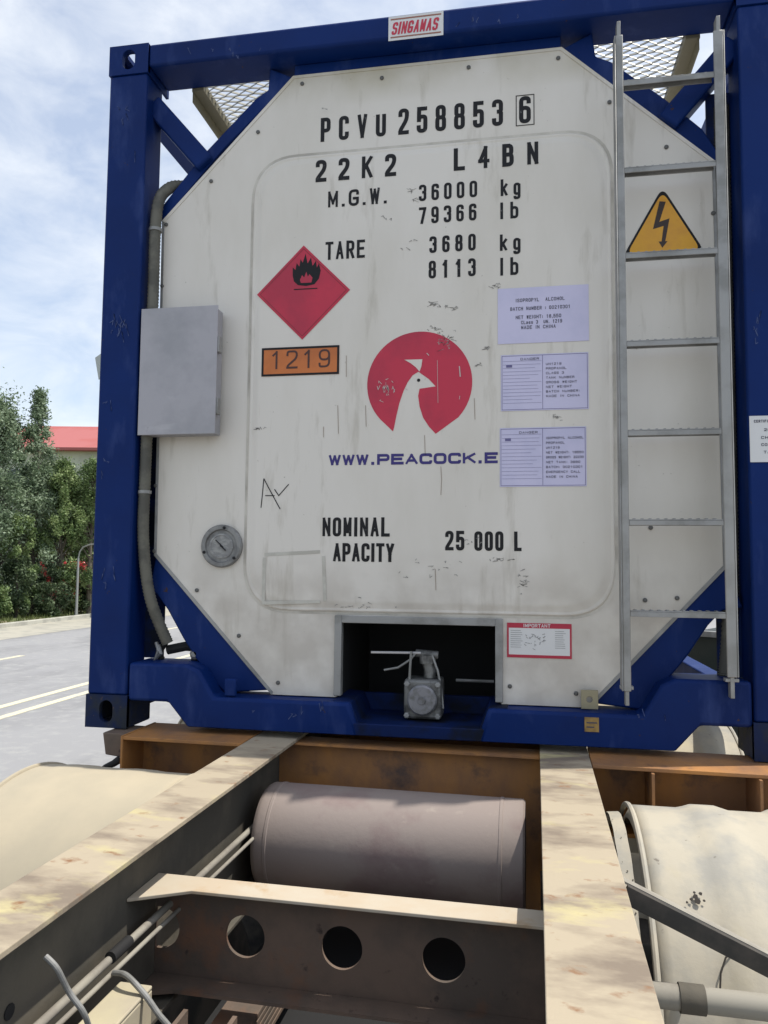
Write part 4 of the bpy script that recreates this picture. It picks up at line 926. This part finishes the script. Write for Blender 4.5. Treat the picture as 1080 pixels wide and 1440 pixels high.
for i, (x, y, h, w, lm, lab_) in enumerate([
    (-17.6, 20.6, 1.5, .9, lg_green, 'light green bush at the kerb in the far left corner'),
    (-17.2, 22.0, 2.2, 1.0, lg_dark, 'dark bush in front of the tall grey green tree'),
    (-16.5, 22.6, 1.6, .8, lg_dark, 'low dark bush left of the thin lamp post'),
    (-16.3, 24.6, 1.1, .7, lg_dark, 'low dark bush directly behind the thin lamp post'),
    (-17.3, 21.8, 3.6, .8, lg_green, 'bright green sapling among the dark bushes'),
    (-16.3, 28.4, 2.2, 1.3, lg_dark, 'dark bush seen through the lower left gap of the frame'),
    (-16.4, 32.0, 2.4, 1.5, lg_green, 'green bush seen beyond the lower left gap of the frame')]):
    tree('shrub', x, y, h, w, lm, lab_, 'bush', BG, nclump=30, per=230, seed=40+i, leaf=.11, base=.05, spiky=.35, trunk=.04)
for i, (x, y, h, w) in enumerate([(13.5, 38, 6, 2.6), (16, 46, 7, 3), (14, 55, 7, 3)]):
    tree('broadleaf_tree', x, y, h, w, lg_green, ['green tree across the road seen low behind the ladder', 'taller tree across the road behind the container', 'farthest tree across the road behind the container'][i], group='trees across the road', nclump=45, per=170, seed=70+i, leaf=.2)
# grass tufts on the verge
gb = MB(); rnd = random.Random(5)
for k in range(16000):
    if k < 12500: x = rnd.uniform(-22, -15.8); y = rnd.uniform(12, 46)
    else: x = rnd.uniform(12.25, 16); y = rnd.uniform(14, 50)
    a = rnd.uniform(0, 6.28); h = rnd.uniform(.05, .2); w = .02
    gb.add([(x-w*cos(a), y-w*sin(a), GZ+.1), (x+w*cos(a), y+w*sin(a), GZ+.1), (x+rnd.uniform(-.07, .07), y+rnd.uniform(-.07, .07), GZ+.1+h)], [(0, 1, 2)])
me = bpy.data.meshes.new('verge_grass'); me.from_pydata(gb.v, [], gb.f); o = bpy.data.objects.new('verge_grass', me); col.objects.link(o); me.materials.append(leafmat('grass_blades', (.06, .08, .02), (.11, .14, .035), (.18, .2, .07)))
tag(o, 'thin green grass growing on the verge behind the kerb', 'grass', kind='stuff')

# ------------------------------------------------------------------ street furniture, building, car
a = at(107, 866, z=GZ+.1)
sl = empty('street_lamp', (a.x, a.y, GZ+.1), 0, 'thin grey lamp post with a curved arm standing at the kerb', 'street lamp')
pole = mat('lamp_grey', (.30, .31, .30), .5, .3)
d = (a-CAM).length; sc = d/FPX; htop = 93*sc
mb = MB(); mb.tube([(0, 0, 0), (0, 0, htop*.8)], [.055, .04], 12); mb.lathe([(0, .11), (.02, .11), (.03, .06)], (0, 0, 0), 'z', 12); mb.build('pole', pole, sl, smooth=True)
mb = MB(); mb.tube([(0, 0, htop*.8), (.05, .0, htop*.89), (.18, 0, htop*.955), (.45, 0, htop*.99), (.8, 0, htop*1.0)], .026, 10); mb.build('arm', pole, sl, smooth=True)
mb = MB(); mb.prism([(.8, htop-.03), (1.15, htop-.05), (1.2, htop+.0), (.85, htop+.04)], -.06, .06, 'y'); mb.build('lamp_head', pole, sl, bevel=.01)
# solar panel lamp
a = at(131, 512, x=-15.9)
sp = empty('solar_street_lamp', (a.x+.55, a.y, GZ+.1), 0, 'tall street lamp with a tilted solar panel peeping out left of the blue post', 'street lamp')
hh = a.z-GZ-.1
mb = MB(); mb.tube([(0, 0, 0), (0, 0, hh+.2)], [.09, .06], 12); mb.build('pole', pole, sp, smooth=True)
mb = MB(); T = Matrix.Translation((-.1, 0, hh)) @ Matrix.Rotation(R(-24), 4, 'Z') @ Matrix.Rotation(R(-17), 4, 'Y'); mb.box(-.42, .5, -.03, .0, -.5, .45, T); mb.build('solar_panel', mat('panel_back', (.42, .44, .44), .5), sp, bevel=.006)
mb = MB(); mb.tube([(0, 0, hh-.8), (.9, 0, hh-.5)], .03, 8); mb.build('arm', pole, sp)
mb = MB(); mb.box(.85, 1.4, -.12, .12, hh-.54, hh-.46); mb.build('lamp_head', pole, sp, bevel=.02)
# red roofed building far behind the trees
a = at(120, 610, x=-40); b_ = at(120, 634, x=-38)
bd = empty('red_roofed_building', (b_.x+14, b_.y+11, GZ), R(-80), 'pale long building with a bright red roof rising behind the trees', 'building')
ze = b_.z-GZ; zr = a.z-GZ-.2
mb = MB(); mb.box(-8, 8, -24, 24, 0, ze); wl = mb.build('wall', mat('building_wall', (.52, .55, .45), .8, alt=(.45, .47, .40), scale=.5), bd)
for fl_ in range(3):
    for k in range(12):
        yy = -22+k*4; mb = MB(); mb.box(7.98, 8.06, yy-.9, yy+.9, 1.2+fl_*ze/3.2, 2.9+fl_*ze/3.2); wn = mb.build('window', wpaint, bd)
        mb = MB(); mb.box(8.062, 8.09, yy-.8, yy+.8, 1.3+fl_*ze/3.2, 2.8+fl_*ze/3.2); mb.build('pane', mat('window_glass', (.04, .06, .07), .1), wn)
mb = MB(); mb.prism([(-8.8, ze), (8.8, ze), (8.8, ze+.25), (0, zr+1.8), (-8.8, ze+.25)], -24.8, 24.8, 'y'); mb.build('roof', mat('red_roof', (.38, .115, .11), .8, alt=(.36, .09, .08), scale=.3), bd)
# red van between the bushes
v0 = at(100, 858, x=-20.5)
cv = empty('parked_van', (-18.6, 27.4, GZ+.1), R(20), 'red and white van parked behind the bushes on the left', 'van')
redc = mat('van_red', (.52, .045, .06), .3); whc = mat('van_white', (.62, .60, .58), .35); glass = mat('van_glass', (.03, .04, .05), .08)
mb = MB(); mb.prism([(-2.4, .35), (2.3, .35), (2.4, .9), (2.2, 1.25), (1.55, 1.95), (-2.35, 2.0), (-2.45, 1.3)], -.9, .9, 'x'); mb.build('body', redc, cv, bevel=.08)
mb = MB(); mb.box(.905, .93, -2.3, 2.2, .4, .85); mb.build('side_skirt', whc, cv)
for y0, y1 in ((-2.0, -.7), (-.5, .5), (.65, 1.45)):
    mb = MB(); mb.box(.903, .915, y0, y1, 1.3, 1.78); mb.build('window', glass, cv)
mb = MB(); mb.add([(-.75, 1.66, 1.86), (.75, 1.66, 1.86), (.8, 2.2, 1.3), (-.8, 2.2, 1.3)], [(0, 1, 2, 3)]); mb.build('windscreen', glass, cv)
for yy in (-1.5, 1.5):
    for xx in (-.82, .82):
        mb = MB(); mb.lathe([(-.1, .2), (-.1, .33), (.1, .33), (.1, .2)], (xx, yy, .33), 'x', 24); w_ = mb.build('wheel', tyrem, cv)
        mb = MB(); mb.lathe([(-.105, .19), (.105, .19)], (xx, yy, .33), 'x', 20); mb.build('rim', steel, w_)
for xx in (-.65, .65):
    mb = MB(); mb.box(xx-.15, xx+.15, 2.36, 2.42, .8, .98); mb.build('headlight', wpaint, cv)
